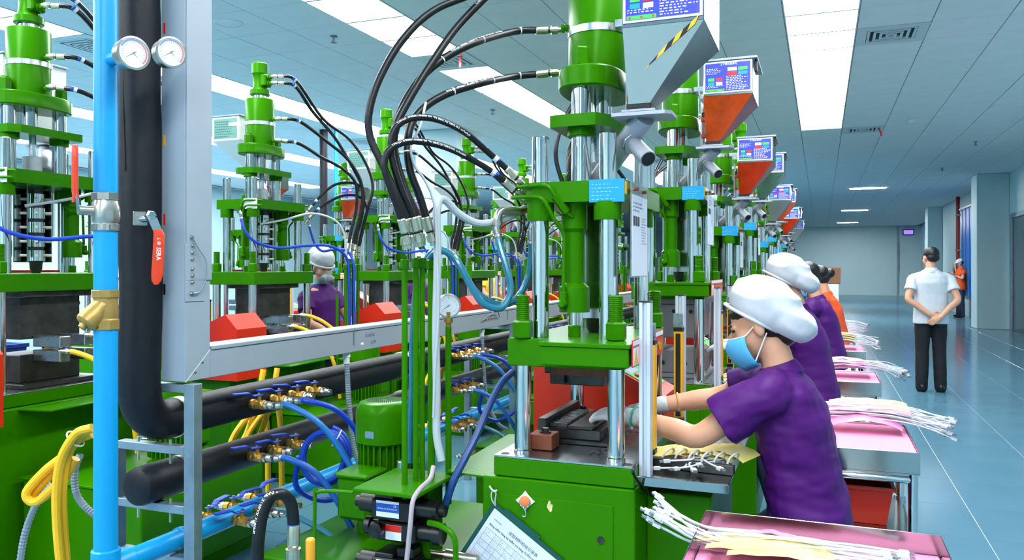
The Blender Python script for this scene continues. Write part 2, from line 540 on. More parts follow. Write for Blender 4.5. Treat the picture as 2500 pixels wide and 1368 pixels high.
obj('ring', mk(lambda m: m.lathe([(.13, 0), (.13, -.006), (.115, -.009), (.115, 0)], n=28)), CEILM, r)
obj('grille', mk(lambda m: m.lathe([(.112, -.002), (.112, -.006), (0, -.008)], n=28)), CEILM, r)
for n_, (x, y) in enumerate(((1.21, 24.3), (1.2, 33.4), (1.2, 42.3))):
    r = thing('slot_light', ['rounded slot ceiling light nearest in the far aisle', 'rounded slot ceiling light midway down the far aisle', 'rounded slot ceiling light closest to the far wall'][n_], 'ceiling light', (x, y, CEIL))
    prof = []
    for a in range(8): prof.append((0.3 + 0.17 * math.sin(PI * a / 7), -0.17 * math.cos(PI * a / 7)))
    prof += [(-p[0], -p[1]) for p in prof]
    obj('housing', mk(lambda m: m.prism([(x_ * 1.06, y_ * 1.1) for x_, y_ in prof], -0.006, 0.004)), WHITEPL, r)
    obj('diffuser', mk(lambda m: m.prism(prof, -0.012, -0.0065)), SLOTM, r)

struct(obj('wall_far', mk(lambda m: m.box(FX0, 5.0, 46.5, 46.7, 0, CEIL + .2)), WALLM))
struct(obj('trim_1', mk(lambda m: (m.box(3.72, 3.78, 46.42, 46.5, 0, CEIL), m.box(3.74, 3.80, 46.40, 46.44, 1.2, 2.8, .01))), GALV))
struct(obj('baseboard_far', mk(lambda m: m.box(FX0, 5.0, 46.46, 46.5, 0, .09)), WALLM))
wr = struct(obj('wall_right', mk(lambda m: (m.box(4.1, 4.3, FY0, 17.4, 0, CEIL), m.box(4.1, 4.3, 17.4, 21.35, 2.62, CEIL), m.box(4.1, 4.3, 21.35, 33.4, 0, CEIL), m.box(4.85, 5.0, 33.4, 46.5, 0, CEIL), m.box(4.3, 4.85, 33.2, 33.4, 0, CEIL))), WALLM))
struct(obj('wall_back', mk(lambda m: m.box(FX0, 4.1, FY0, FY0 + .2, 0, CEIL)), WALLM))
struct(obj('wall_left', mk(lambda m: m.box(FX0 - .2, FX0, FY0, 46.5, 0, CEIL)), WALLM))
dr = struct(obj('door_1', mk(lambda m: (m.box(4.13, 4.19, 17.42, 19.365, 0.0, 2.6, .004), m.box(4.13, 4.19, 19.385, 21.33, 0.0, 2.6, .004))), DOORM))
obj('door_handle', mk(lambda m: (m.tube([(4.13, 19.3, 1.0), (4.06, 19.3, 1.02), (4.06, 19.3, 1.38), (4.13, 19.3, 1.4)], .015), m.tube([(4.13, 19.46, 1.0), (4.06, 19.46, 1.02), (4.06, 19.46, 1.38), (4.13, 19.46, 1.4)], .015))), CHROME, dr)
struct(obj('trim_2', mk(lambda m: (m.box(4.08, 4.12, 17.3, 17.42, 0, 2.7), m.box(4.08, 4.12, 21.33, 21.42, 0, 2.7), m.box(4.08, 4.12, 17.42, 21.33, 2.6, 2.7))), GALV))
r = tag(obj('pillar', mk(lambda m: m.box(3.43, 4.1, 21.55, 22.3, 0, CEIL, .01)), WALLM), 'square pale wall pillar beside the stainless door', 'pillar')
r = tag(obj('pillar', mk(lambda m: m.box(3.62, 4.1, 32.6, 33.4, 0, CEIL, .01)), WALLM), 'square pale wall pillar beyond the blue curtain', 'pillar')
r = tag(obj('pillar', mk(lambda m: m.box(-6.15, -5.42, 11.5, 12.2, 0, CEIL, .01)), WALLM), 'square white pillar standing behind the left machine row', 'pillar')
# blue strip curtain, red riser pipe, exit sign
cu = thing('strip_curtain', 'glossy blue strip curtain hanging on the right wall behind the pillar', 'curtain', (4.0, 26.2, 0))
obj('rail', mk(lambda m: m.box(-.06, .1, -1.75, 1.55, 3.2, 3.26, .006)), STEEL, cu)
for q in range(11):
    obj('strip', mk(lambda m: m.box(-0.02 + 0.012 * (q % 2), -0.008 + 0.012 * (q % 2), -1.7 + q * .29, -1.7 + q * .29 + .33, 0.62, 3.2, .003)), CURT, cu)
rp = thing('riser_pipe', 'thin red riser pipe on the right wall beside the blue curtain', 'pipe', (3.99, 28.3, 0))
obj('pipe', mk(lambda m: m.cyl((0, 0, 0), (0, 0, CEIL), .055, n=14)), mat('dark_red_pipe', (150, 34, 26), .4), rp)
for z in (.8, 2.0, 3.1): obj('bracket', mk(lambda m: m.box(-.075, .08, -.075, .075, z - .025, z + .025, .01)), GALV, rp)
es = thing('exit_sign', 'small glowing violet sign box high on the far wall', 'sign', (4.25, 46.38, 3.32))
obj('housing', mk(lambda m: m.box(-.26, .26, -.03, .1, -.15, .15, .02)), BLACKPL, es)
obj('panel', mk(lambda m: m.box(-.22, .22, -.04, -.03, -.11, .11)), EXITM, es)
# ------------------------------------------------------------------ vertical injection machines
ROW_A, ROW_B, ROW_C = -0.74, -3.75, -6.0
PITCH = 1.785
RNG = random.Random(5)
MOULD = mat('ground_mould_steel', (132, 134, 138), .45, .6, .08, 8)
HOPTINT = {}
def stud(cx, cy, z):
    nut = MB().lathe([(.026, 0), (.033, .004), (.033, .052), (.027, .058), (.0215, .058)], (cx, cy, z), n=6)
    th = MB(); prof = [(.019, .05)]
    t = .058
    while t < .135:
        prof += [(.0195, t), (.0225, t + .002), (.0225, t + .0035), (.0195, t + .0055)]; t += .0062
    prof += [(.017, .139), (0, .139)]
    th.lathe(prof, (cx, cy, z), n=14)
    return nut, th
def hopper_sign(parent, x0, x1, z0, z1, y, detail, rng):
    """blue instruction board on the -y face of the hopper box"""
    e = .008
    bd = obj('instruction_board', mk(lambda m: (m.box(x0, x1, y - .004, y, z0, z1))), WHITEINK, parent)
    obj('blue_field', mk(lambda m: m.box(x0 + e, x1 - e, y - .0055, y - .004, z0 + e, z1 - e)), SIGNBLUE, bd)
    W, Hh = x1 - x0, z1 - z0
    X = Vector((1, 0, 0)); Z = Vector((0, 0, 1)); yy = y - .0063
    pr = MB()
    put_text(pr, '上下模注意事项', (x0 + W * .52, yy, z1 - Hh * .10), X, Z, Hh * .075, .01)
    # right column of small print, left column with four little pictures
    put_bars(pr, (x0 + W * .47, yy, z0 + Hh * .50), X, Z, W * .48, 9, Hh * .052, Hh * .022, rng)
    put_bars(pr, (x0 + W * .06, yy, z1 - Hh * .24), X, Z, W * .34, 4, Hh * .05, Hh * .022, rng)
    put_bars(pr, (x0 + W * .06, yy, z0 + Hh * .22), X, Z, W * .36, 2, Hh * .045, Hh * .02, rng)
    obj('printing', pr, WHITEINK, bd, fix=False)
    cols = (GREENLED, LABELRED, LABELBLUE, WHITEINK)
    for q in range(4):
        a = x0 + W * (.09 + .17 * (q % 2)); b = z0 + Hh * (.40 - .13 * (q // 2))
        obj('picture', mk(lambda m: m.box(a, a + W * .13, y - .0068, y - .0056, b - Hh * .02, b + Hh * .08)), cols[q], bd)
        a2 = x0 + W * (.50 + .22 * (q % 2)); b2 = z0 + Hh * (.70 - .14 * (q // 2))
        obj('picture', mk(lambda m: m.box(a2, a2 + W * .19, y - .0068, y - .0056, b2 - Hh * .02, b2 + Hh * .09)), cols[(q + 3) % 4], bd)
    bar = obj('button_strip', mk(lambda m: m.box(x0 + W * .05, x0 + W * .43, y - .0068, y - .0055, z0 + Hh * .05, z0 + Hh * .125)), GREENLED, bd)
    obj('button_dot', mk(lambda m: [m.lathe([(Hh * .022, 0), (Hh * .022, -.001), (0, -.001)], (x0 + W * q, y - .0068, z0 + Hh * .087), (0, 1, 0), 12) for q in (.09, .24, .39)]), LABELRED, bd)
    return bd

def build_machine(lift, row, near=False, fill=None):
    """one machine at the local origin; +x is the operator's side"""
    t = thing('injection_machine', 'x', 'machine')
    L = lift
    P = lambda n, m, mt, par=t, **k: obj(n, m, mt, par, **k)
    # ---- base
    b = P('base_cabinet', mk(lambda m: m.box(-.257, .23, -.39, .39, 0, .785, .004)), GREEN)
    for s in (-1, 1):
        y = -.39 if s < 0 else .39
        q = obj('access_panel', mk(lambda m: m.box(-.222, .165, min(y, y + s * .004), max(y, y + s * .004), .06, .735, .0015)), GREEN, b)
        obj('panel_screw', mk(lambda m: (m.lathe([(.011, 0), (.011, s * .004), (.006, s * .004), (.006, s * .002), (0, s * .002)], (.128, y + s * .004, .63), (0, 1, 0), 12))), DARKSTEEL, b)
    P('front_skirt', mk(lambda m: m.box(.23, .43, -.22, .37, 0.12, .74, .004)), GREEN)
    P('rear_plate', mk(lambda m: m.prism([(-.225, -.375), (-.40, -.36), (-.42, .25), (-.225, .30)], .773, .779)), GREEN)
    bed = P('bed_slab', mk(lambda m: m.box(-.223, .226, -.38, .38, .787, .845, .003)), GREEN)
    bp = P('bed_plate', mk(lambda m: m.box(-.2225, .2255, -.3795, .3795, .8455, .8515, .001)), STEEL)
    hol = MB()
    for (x, y) in [(-.195, -.352), (.198, -.352), (-.195, .352), (.198, .352)]: hol.lathe([(.014, 0), (.014, .0009), (0, .0009)], (x, y, .8515), n=14)
    for gx in (-.11, .09):
        for gy in (-.27, -.245, -.2, -.13, .12, .2, .26):
            for k in (0, 1): hol.lathe([(.0065, 0), (.0065, .0009), (0, .0009)], (gx + k * .022 + gy * .1, gy + k * .006, .8515), n=10)
    obj('bolt_holes', hol, BLACK, bp)['kind'] = 'stuff'
    for sx in (-1, 1):
        for sy in (-1, 1):
            P('guide_column', mk(lambda m: m.lathe([(.029, .8515), (.029, .859), (.0265, .861), (.0265, 1.13 + L)], (sx * .153, sy * .305, 0), n=24)), CHROME)
    # ---- platen
    pz0, pz1 = 1.127 + L, 1.215 + L
    P('platen', mk(lambda m: m.box(-.2, .18, -.322, .345, pz0, pz1, .004)), GREEN)
    cb = P('cover_box', mk(lambda m: (m.box(-.055, .218, -.42, -.17, pz0 + .020, pz1 - .010, .003), m.box(-.060, .223, -.425, -.165, pz1 - .011, pz1 + .002, .002))), GREEN)
    for sx in (-1, 1):
        for sy in (-1, 1):
            n_, th = stud(sx * .153, sy * .305, pz1)
            if sx > 0 and sy < 0: n_, th = stud(.153, -.305, pz1 + .002)
            q = P('stud_nut', n_, GREEN, ang=20); obj('stud_thread', th, GREEN, q, ang=60)
    # warning plate on the operator side of the platen
    wp = P('warning_plate', mk(lambda m: m.box(.226, .229, -.415, .06, pz0 + .022, pz1 + .014)), LABELRED)
    wt = MB()
    wt.box(.2292, .2296, -.411, .056, pz1 - .003, pz1 + .011); wt.box(.2292, .2296, -.411, -.335, pz0 + .026, pz1 - .010)
    obj('white_border', wt, WHITEINK, wp)
    yt = MB()
    put_text(yt, 'Cấm Thao Tác Máy!', (.2298, -.138, pz0 + .053), (0, 1, 0), (0, 0, 1), .050, .02, sx=.88)
    obj('lettering', yt, mat('yellow_print_ink', (255, 206, 30), .5), wp, fix=False)
    tr = MB(); tr.prism([(-.03, 0), (.03, 0), (0, .048)], .2297, .2302, Matrix(((0, 0, 1, 0), (1, 0, 0, -.373), (0, 1, 0, pz0 + .03), (0, 0, 0, 1))))
    obj('warning_triangle', tr, YELLOW, wp)
    # ---- mould
    if near:
        lm = P('lower_mould', mk(lambda m: (m.box(-.135, .09, -.155, .16, .8525, .866, .002), m.box(-.12, .06, -.14, .14, .866, .902, .003), m.box(-.05, .035, -.15, .145, .902, .912, .002))), DARKSTEEL)
        obj('slide_rail', mk(lambda m: m.box(-.150, -.1205, -.17, .23, .895, .935, .002)), DARKSTEEL, lm)
        for k in range(14): obj('cavity_pin', mk(lambda m: m.box(-.12, -.06, -.13 + k * .0205, -.121 + k * .0205, .9025, .916, .001)), STEEL, lm)
        for (x, y) in ((-.10, -.245), (-.10, .2)):
            c = P('clamp_block', mk(lambda m: m.box(x - .045, x + .035, y - .03, y + .05, .8535, .902, .002)), RUST)
            obj('clamp_bolt', mk(lambda m: (m.lathe([(.018, .902), (.018, .907), (.012, .907), (.012, .918), (0, .918)], (x, y + .01, 0), n=6))), DARKSTEEL, c)
        P('upper_mould', mk(lambda m: (m.box(-.14, .09, -.13, .15, pz0 - .045, pz0, .003), m.box(-.09, .06, -.10, .12, pz0 - .085, pz0 - .045, .003), m.box(-.12, -.07, -.13, -.08, pz0 - .08, pz0 - .04, .002))), DARKSTEEL)
        P('mould_shim', mk(lambda m: m.box(-.09, .13, -.20, -.13, pz0 - .04, pz0, .002)), RUST)
    else:
        h = pz0 - .8515
        mw = .145 if row != 'B' else .105
        um = P('upper_mould', mk(lambda m: (m.box(-mw, mw, -.17, .17, pz0 - h * .50, pz0 - .03, .004), m.box(-.165, .165, -.19, .19, pz0 - .03, pz0, .003))), MOULD if row != 'B' else DARKSTEEL)
        for k in range(3): obj('mould_screw', mk(lambda m: m.lathe([(.011, 0), (.011, -.006), (0, -.006)], (-.09 + k * .09, -.17, pz0 - .07), (0, 1, 0), 8)), BLACK, um)
        lm = P('lower_mould', mk(lambda m: (m.box(-mw, mw, -.17, .17, .875, .8515 + h * .34, .004), m.box(-.17, .17, -.2, .2, .852, .875, .003))), MOULD if row != 'B' else DARKSTEEL)
        for k in range(2): obj('mould_screw', mk(lambda m: m.lathe([(.011, 0), (.011, -.006), (0, -.006)], (-.06 + k * .12, -.17, .93), (0, 1, 0), 8)), BLACK, lm)
        for s in (-1, 1):
            for zz in (.90, .97): obj('water_connector', mk(lambda m: (m.box(-.2 - .09, -mw, s * .07 - .03, s * .07 + .03, zz + L * .4, zz + .055 + L * .4, .003))), STEEL, lm)
    # ---- upper columns and crosshead
    cz0, cz1 = 1.65 + L, 1.716 + L
    for sx in (-1, 1):
        for sy in (-1, 1):
            P('tie_bar', mk(lambda m: m.lathe([(.0275, pz1 + .001), (.0275, 1.863 + L), (.025, 1.866 + L)], (sx * .112, sy * .25, 0), n=24)), CHROME)
    ch = P('crosshead', mk(lambda m: m.prism([(-.178, -.245), (-.13, -.282), (.174, -.282), (.174, .282), (-.13, .282), (-.178, .245)], cz0, cz1)), GREEN)
    for sx in (-1, 1):
        for sy in (-1, 1):
            obj('column_boss', mk(lambda m: m.lathe([(.043, cz0 - .058), (.044, cz0 - .055), (.044, cz0)], (sx * .112, sy * .25, 0), n=20)), GREEN, ch)
    for s in (-1, 1):
        lp = obj('rating_plate', mk(lambda m: m.box(min(s * -.062, s * -.174), max(s * -.062, s * -.174), min(s * .2835, s * .287), max(s * .2835, s * .287), cz0 - .004, cz1 + .001)), LABELBLUE if row != 'B' else WHITEPL, t)
        if row != 'B':
            q = MB(); rg = random.Random(3)
            put_bars(q, (s * -.07 if s < 0 else -.165, s * .2876, cz1 - .016), (1, 0, 0), (0, 0, 1), .095, 5, .0115, .0025, rg)
            obj('printing', q, mat('pale_cyan_ink', (120, 205, 240), .5), lp, fix=False)
    obj('yellow_sticker', mk(lambda m: m.box(.1742, .176, -.28, -.255, cz0 + .02, cz1 - .006)), YELLOW, ch)
    # ---- injection cylinders (one per side)
    for s in (-1, 1):
        cx, cy = -.012, s * .2
        c = P('shot_cylinder', mk(lambda m: m.lathe([(.043, cz0 + .01), (.043, cz0 - .082), (.034, cz0 - .094), (.034, 1.392 + L), (.049, 1.378 + L), (.050, 1.372 + L), (.050, 1.297 + L)], (cx, cy, 0), n=28)), GREEN)
        obj('piston_rod', mk(lambda m: m.cyl((cx, cy, pz1 + .03), (cx, cy, 1.297 + L), .013)), CHROME, c)
        obj('rod_nut', mk(lambda m: m.lathe([(.018, pz1), (.021, pz1 + .003), (.021, pz1 + .036), (.018, pz1 + .039)], (cx, cy, 0), n=6)), GREEN, c, ang=20)
        obj('port_block', mk(lambda m: (m.lathe([(.012, 0), (.015, .01), (.015, .022), (.01, .03)], (cx - .02, cy + s * .05, 1.325 + L), (0, s, .0), 12), m.box(cx - .032, cx - .008, min(cy + s * .045, cy + s * .07), max(cy + s * .045, cy + s * .07), 1.32 + L, 1.365 + L, .004))), GREEN, c)
        f = s * -.052
        T1 = [(-.20, cy - f * 1.2, cz1 - .012), (-.14, cy - f * 1.75, cz1 - .012), (-.075, cy - f * 1.85, cz1 - .014), (-.05, cy - f * 1.7, cz0 + .02), (-.02, cy - f * 1.2, cz0 - .03), (-.005, cy - f * .9, cz0 - .045)]
        T2 = [(-.20, cy - f * 1.5, cz0 + .02), (-.13, cy - f * 2.0, cz0 + .018), (-.085, cy - f * 2.0, cz0 + .008), (-.055, cy - f * 1.7, cz0 - .05), (-.032, cy - f * 1.05, cz0 - .10), (-.032, cy - f * 1.0, cz0 - .16), (-.032, cy - f * 1.08, 1.36 + L)]
        obj('oil_tube', mk(lambda m: m.tube(T1, .0065, 10, 4)), GREEN, c)
        obj('oil_tube', mk(lambda m: m.tube(T2, .0065, 10, 4)), GREEN, c)
        obj('tube_nut', mk(lambda m: m.cyl(Vector(T1[3]), Vector(T1[4]), .014, n=6)), GREEN, c, ang=20)
    # ---- heated barrel
    br = P('heater_barrel', mk(lambda m: m.lathe([(.012, pz1 - .02), (.028, pz1 + .02), (.03, pz1 + .05), (.036, pz1 + .06), (.036, cz0)], (0, .0, 0), n=22)), DARKSTEEL)
    for k in range(5):
        z = pz1 + .06 + k * .072
        hb = obj('heater_band', mk(lambda m: m.lathe([(.0365, z), (.043, z + .002), (.043, z + .056), (.0365, z + .058)], n=22)), CHROME, br)
        tm = MB()
        for a in (0.6, 2.5, 3.8, 5.6):
            dx, dy = math.cos(a), math.sin(a)
            tm.cyl((dx * .043, dy * .043, z + .03), (dx * .072, dy * .072, z + .03), .0075, n=8)
        obj('ceramic_terminals', tm, CER, br)['kind'] = 'stuff'
    P('barrel_guard', mk(lambda m: m.prism([(-.02, -.075), (.062, -.075), (.066, -.071), (.066, .075), (.062, .075), (.062, -.071), (-.02, -.071)], pz1 + .055, cz0 - .002)), INOX)
    # ---- sleeve of papers hanging on the operator side
    ds = P('document_sleeve', mk(lambda m: m.box(.188, .1895, -.262, -.015, 1.41 + L, 1.712 + L)), SLEEVE)
    if row != 'B' or True:
        obj('sheet', mk(lambda m: m.box(.1898, .1908, -.252, -.022, 1.415 + L, 1.672 + L)), PAPER, ds)
        q = MB(); rg = random.Random(9)
        put_bars(q, (.1912, -.235, 1.645 + L), (0, 1, 0), (0, 0, 1), .19, 3, .012, .004, rg, .4)
        put_bars(q, (.1912, -.115, 1.60 + L), (0, 1, 0), (0, 0, 1), .085, 10, .009, .003, rg)
        q2 = MB()
        for k in range(3): q2.box(.1911, .1914, -.235 + k * .032, -.21 + k * .032, 1.575 + L, 1.605 + L)
        obj('print', q, PAPERPRINT, ds, fix=False); obj('photo_print', q2, INK, ds)
        for yy in (-.21, -.09):
            obj('sleeve_pin', mk(lambda m: m.cyl((.172, yy, 1.69 + L), (.203, yy, 1.69 + L), .006, n=10)), RUST, ds)
    # ---- yoke, shafts, cylinder
    yk = P('yoke', mk(lambda m: (m.prism([(-.10, -.19), (-.07, -.205), (.06, -.205), (.105, -.13), (.105, .17), (.06, .205), (-.07, .205), (-.105, .16)], 1.905 + L, 1.945 + L), m.lathe([(.044, 1.878 + L), (.047, 1.882 + L), (.047, 1.905 + L)], (-.01, -.125, 0), n=18), m.lathe([(.044, 1.878 + L), (.047, 1.882 + L), (.047, 1.905 + L)], (-.01, .155, 0), n=18))), GREEN)
    for (x, y) in ((-.01, -.125), (-.01, .155)):
        P('piston_shaft', mk(lambda m: m.lathe([(.0335, cz1), (.0335, 2.05 + L)], (x, y, 0), n=24)), CHROME)
    P('piston_shaft', mk(lambda m: m.lathe([(.040, 1.945 + L), (.040, 2.05 + L)], (0, .04, 0), n=24)), CHROME)
    P('screw_shaft', mk(lambda m: m.lathe([(.017, cz1), (.017, 1.905 + L)], (0, .02, 0), n=16)), STEEL)
    P('coupling', mk(lambda m: m.lathe([(.03, cz1), (.045, cz1 + .004), (.045, cz1 + .09), (.03, cz1 + .094)], (.0, .02, 0), n=20)), CASTALU)
    fl = []
    for a in range(32):
        q = 2 * PI * a / 32
        c_, s_ = math.cos(q), math.sin(q)
        fl.append((math.copysign(abs(c_) ** .75, c_) * .112, .02 + math.copysign(abs(s_) ** .85, s_) * .20))
    P('flange', mk(lambda m: m.loft([[(x * k, .02 + (y - .02) * k, z) for x, y in fl] for z, k in ((2.043 + L, .96), (2.049 + L, 1), (2.108 + L, 1), (2.114 + L, .97))])), GREEN)
    for y in (-.135, .175):
        P('shaft_nut', mk(lambda m: m.lathe([(.026, 2.114 + L), (.031, 2.118 + L), (.031, 2.172 + L), (.027, 2.178 + L), (.02, 2.178 + L), (.02, 2.184 + L)], (-.01, y, 0), n=6)), GREEN, ang=20)
    cy_ = P('hydraulic_cylinder', mk(lambda m: m.lathe([(.1, 2.1 + L), (.1015, 2.115 + L), (.1015, 2.44 + L), (.0985, 2.445 + L)], (0, .04, 0), n=40)), GREEN)
    band = obj('strap', mk(lambda m: (m.lathe([(.1018, 2.255 + L), (.104, 2.256 + L), (.104, 2.281 + L), (.1018, 2.282 + L)], (0, .04, 0), n=40), m.box(.09, .2, -.065, -.062, 2.256 + L, 2.281 + L), m.box(.09, .2, .13, .133, 2.256 + L, 2.281 + L))), STEEL, cy_)
    for z in (2.30, 2.145):
        obj('port', mk(lambda m: m.lathe([(.012, 0), (.012, .018), (.015, .018), (.015, .03)], (-.098, .03, z + L), (-1, 0, 0), 6)), GREEN, cy_)
    # ---- top motor
    mo = P('top_motor', mk(lambda m: (m.lathe([(.066, 2.475 + L), (.07, 2.48 + L), (.07, 2.51 + L), (.05, 2.525 + L), (.046, 2.56 + L), (.046, 2.60 + L), (.054, 2.625 + L), (.058, 2.63 + L), (.058, 2.70 + L), (.05, 2.707 + L)], (0, .04, 0), n=28), m.box(-.075, -.03, .0, .08, 2.535 + L, 2.62 + L, .008))), GREEN)
    obj('motor_neck', mk(lambda m: m.lathe([(.05, 2.445 + L), (.05, 2.476 + L)], (0, .04, 0), n=24)), CHROME, mo)
    for z in (2.60, 2.555): obj('motor_port', mk(lambda m: m.lathe([(.02, 0), (.02, .01), (.012, .012), (.012, .03)], (-.075, .04, z + L), (-1, 0, 0), 10)), GREEN, mo)
    for a in range(4): obj('motor_bolt', mk(lambda m: m.lathe([(.009, 0), (.009, .008)], (.04 * math.cos(a * PI / 2 + .7), .04 + .04 * math.sin(a * PI / 2 + .7), 2.705 + L), n=6)), GREEN, mo)
    # ---- hopper
    x0, x1, y0, y1, z0, z1 = .175, .42, -.32, .05, 2.17 + L, 2.345 + L
    hp = P('hopper', mk(lambda m: m.box(x0, x1, y0, y1, z0, z1, .002)), INOX if row != 'B' else WHITEPL)
    obj('lid', mk(lambda m: m.box(x0 - .006, x1 + .022, y0 - .008, y1 + .008, z1, z1 + .012, .002)), GALV, hp)
    obj('lid_hinge', mk(lambda m: m.box(x1 + .006, x1 + .02, y0 + .03, y0 + .06, z1 - .06, z1, .003)), BLACKPL, hp)
    a = [(x0 + .001, y0 + .001), (x1 - .001, y0 + .001), (x1 - .001, y1 - .001), (x0 + .001, y1 - .001)]
    bt = [(.185, -.282), (.252, -.282), (.252, -.19), (.185, -.19)]
    fn = P('hopper_funnel', mk(lambda m: m.loft([[(x, y, z0 + .0) for x, y in a], [(x * .5 + q * .5, y * .5 + r_ * .5, (z0 + 1.945 + L) / 2) for (x, y), (q, r_) in zip(a, bt)], [(x, y, 1.945 + L) for x, y in bt]])), fill or INOX, ang=20)
    if row != 'B':
        hopper_sign(t, x0 + .004, x1 - .004, z0 + .012, z1 - .004, y0 - .001, near, RNG)
    else:
        ac = obj('side_notice', mk(lambda m: m.box(x0 + .02, x1 - .02, y1 + .001, y1 + .004, z0 + .015, z1 - .015)), CLEARGREEN, t)
        q = MB(); put_bars(q, (x1 - .03, y1 + .005, z1 - .04), (-1, 0, 0), (0, 0, 1), .18, 7, .018, .005, random.Random(4))
        obj('print', q, DARKGREEN, ac, fix=False)
        pp = obj('side_paper', mk(lambda m: m.box(x1 + .001, x1 + .003, y0 + .03, y1 - .03, z0 + .015, z1 - .02)), PAPER, hp)
    obj('sight_strip', mk(lambda m: m.tube([(x1 - .035, y0 + .06, z0 - .03), (.25, -.25, 1.98 + L)], .008, 8)), CHROME, fn)
    if near:
        # yellow and black hazard tape stuck slantwise on the near funnel face
        A = Vector((.187, -.2865, 2.005 + L)); B = Vector((.40, -.3205, 2.163 + L))
        tp = MB(); n_ = 9; secs = []
        for k in range(n_ + 1):
            p = A.lerp(B, k / n_) - Vector((0, .0035, 0)); sk = (B - A) * .03
            secs.append([p - sk, p + Vector((0, 0, .017)) + sk, p + Vector((0, .001, .017)) + sk, p + Vector((0, .001, 0)) - sk])
        tp.loft(secs)
        ob = obj('hazard_tape', tp, YELLOW, fn, fix=False); ob.data.materials.append(BLACK)
        for k_, pl_ in enumerate(ob.data.polygons): pl_.material_index = (k_ // 4) % 2 if k_ < 4 * n_ else 0
    # ---- slide gate and feed tube
    obj('outlet_gasket', mk(lambda m: m.box(.18, .257, -.288, -.184, 1.928 + L, 1.945 + L, .002)), BLACKPL, fn)
    sg = P('slide_gate', mk(lambda m: (m.prism([(.135, -.295), (.30, -.295), (.318, -.275), (.318, -.19), (.30, -.165), (.135, -.165)], 1.908 + L, 1.919 + L), m.box(.165, .27, -.291, -.178, 1.9195 + L, 1.928 + L, .002))), CASTALU)
    ft = P('feed_tube', mk(lambda m: (m.cyl((.225, -.232, 1.912 + L), (.03, -.07, 1.735 + L), .034, n=20))), CASTALU)
    obj('branch_tube', mk(lambda m: (m.cyl((.165, -.18, 1.855 + L), (.245, -.27, 1.775 + L), .026, n=20), m.cyl((.18, -.197, 1.84 + L), (.188, -.206, 1.832 + L), .032, n=20))), CASTALU, ft)
    obj('tube_mouth', mk(lambda m: m.cyl((.2445, -.2695, 1.7755 + L), (.2457, -.2709, 1.7743 + L), .0225, n=20)), BLACK, ft)
    obj('clamp_wire', mk(lambda m: m.torus((.185, -.203, 1.835 + L), (.08, -.09, -.08), .034, .003)), STEEL, ft)
    # ---- limit switch rail
    lr = P('limit_switch_rail', mk(lambda m: m.box(.125, .130, -.06, .02, 1.93 + L, 2.20 + L, .001)), WHITEPL)
    for y in (-.05, -.02): obj('rail_rod', mk(lambda m: m.cyl((.138, y, 1.94 + L), (.138, y, 2.17 + L), .005, n=8)), STEEL, lr)
    obj('limit_switch', mk(lambda m: m.box(.13, .155, -.068, -.03, 2.09 + L, 2.115 + L, .003)), REDPL, lr)
    obj('limit_switch', mk(lambda m: m.box(.13, .155, -.068, -.03, 2.0 + L, 2.02 + L, .003)), REDPL, lr)
    obj('switch_cap', mk(lambda m: m.box(.132, .15, -.06, -.035, 2.115 + L, 2.14 + L, .003)), BLACKPL, lr)
    # ---- work shelf, posts and light curtains
    sh = P('work_shelf', mk(lambda m: (m.box(.19, .49, -.325, .42, .803, .812, .002), m.box(.19, .49, -.329, -.325, .785, .812, .001))), INOX)
    for s, yy in ((-1, -.305), (1, .335)):
        po = MB(); q = .017
        for (a0, a1, b0, b1) in ((-q, -.006, -.021, .021), (.006, q, -.021, .021), (-.006, .006, -.012, .012)): po.box(.245 + a0, .245 + a1, yy + b0, yy + b1, .812, 1.337, .001)
        pt = P('curtain_post', po, ALU)
        obj('post_cap', mk(lambda m: m.box(.227, .263, yy - .022, yy + .022, 1.337, 1.341, .001)), BLACKPL, pt)
        o_ = -s * .0
        lc = P('light_curtain', mk(lambda m: (m.box(.264, .296, yy - .020, yy + .020, .885, 1.205, .002))), YELLOW)
        lc.location = (-.034, -.046, 0) if s > 0 else (-.030, .046, 0)
        fy = yy - .021 if s > 0 else yy + .021
        obj('sensor_window', mk(lambda m: m.box(.271, .289, min(fy, fy + s * .002), max(fy, fy + s * .002), .892, 1.198)), BLACK, lc)
        for zz in (1.205, .868): obj('end_cap', mk(lambda m: m.box(.263, .297, yy - .0215, yy + .0215, zz, zz + .017, .003)), BLACKPL, lc)
        obj('bracket', mk(lambda m: m.box(.255, .292, yy + .021, yy + .024, 1.19, 1.27, .001)), STEEL, lc)
        if s > 0: obj('indicator_lamp', mk(lambda m: m.lathe([(.004, 0), (.003, -.003), (0, -.003)], (.28, fy - .002, .918), (0, 1, 0), 8)), REDLED, lc)
    # ---- control console
    prof = [(-.39, .74), (-.39, 1.06), (-.30, 1.15), (-.15, 1.09), (.16, .93), (.16, .74)]
    cn = P('control_console', mk(lambda m: m.prism(prof, .46, .74, Matrix(((1, 0, 0, 0), (0, 0, 1, 0), (0, 1, 0, 0), (0, 0, 0, 1))))), REDBOX)
    sl = Vector((.31, 0, -.16)).normalized(); nn = Vector((.16, 0, .31)).normalized()
    o0 = Vector((-.10, .60, 1.064))
    def slab(a0, a1, b0, b1, h0, h1):
        vs_ = [o0 + sl * a + Vector((0, b, 0)) + nn * h for a in (a0, a1) for b in (b0, b1) for h in (h0, h1)]
        return MB().add(vs_, [(0, 1, 3, 2), (4, 6, 7, 5), (0, 4, 5, 1), (2, 3, 7, 6), (0, 2, 6, 4), (1, 5, 7, 3)])
    obj('control_panel', slab(.0, .24, -.12, .12, .0005, .004), GREENLED, cn)
    obj('screen', slab(.02, .13, -.09, .04, .004, .006), SCREEN, cn)
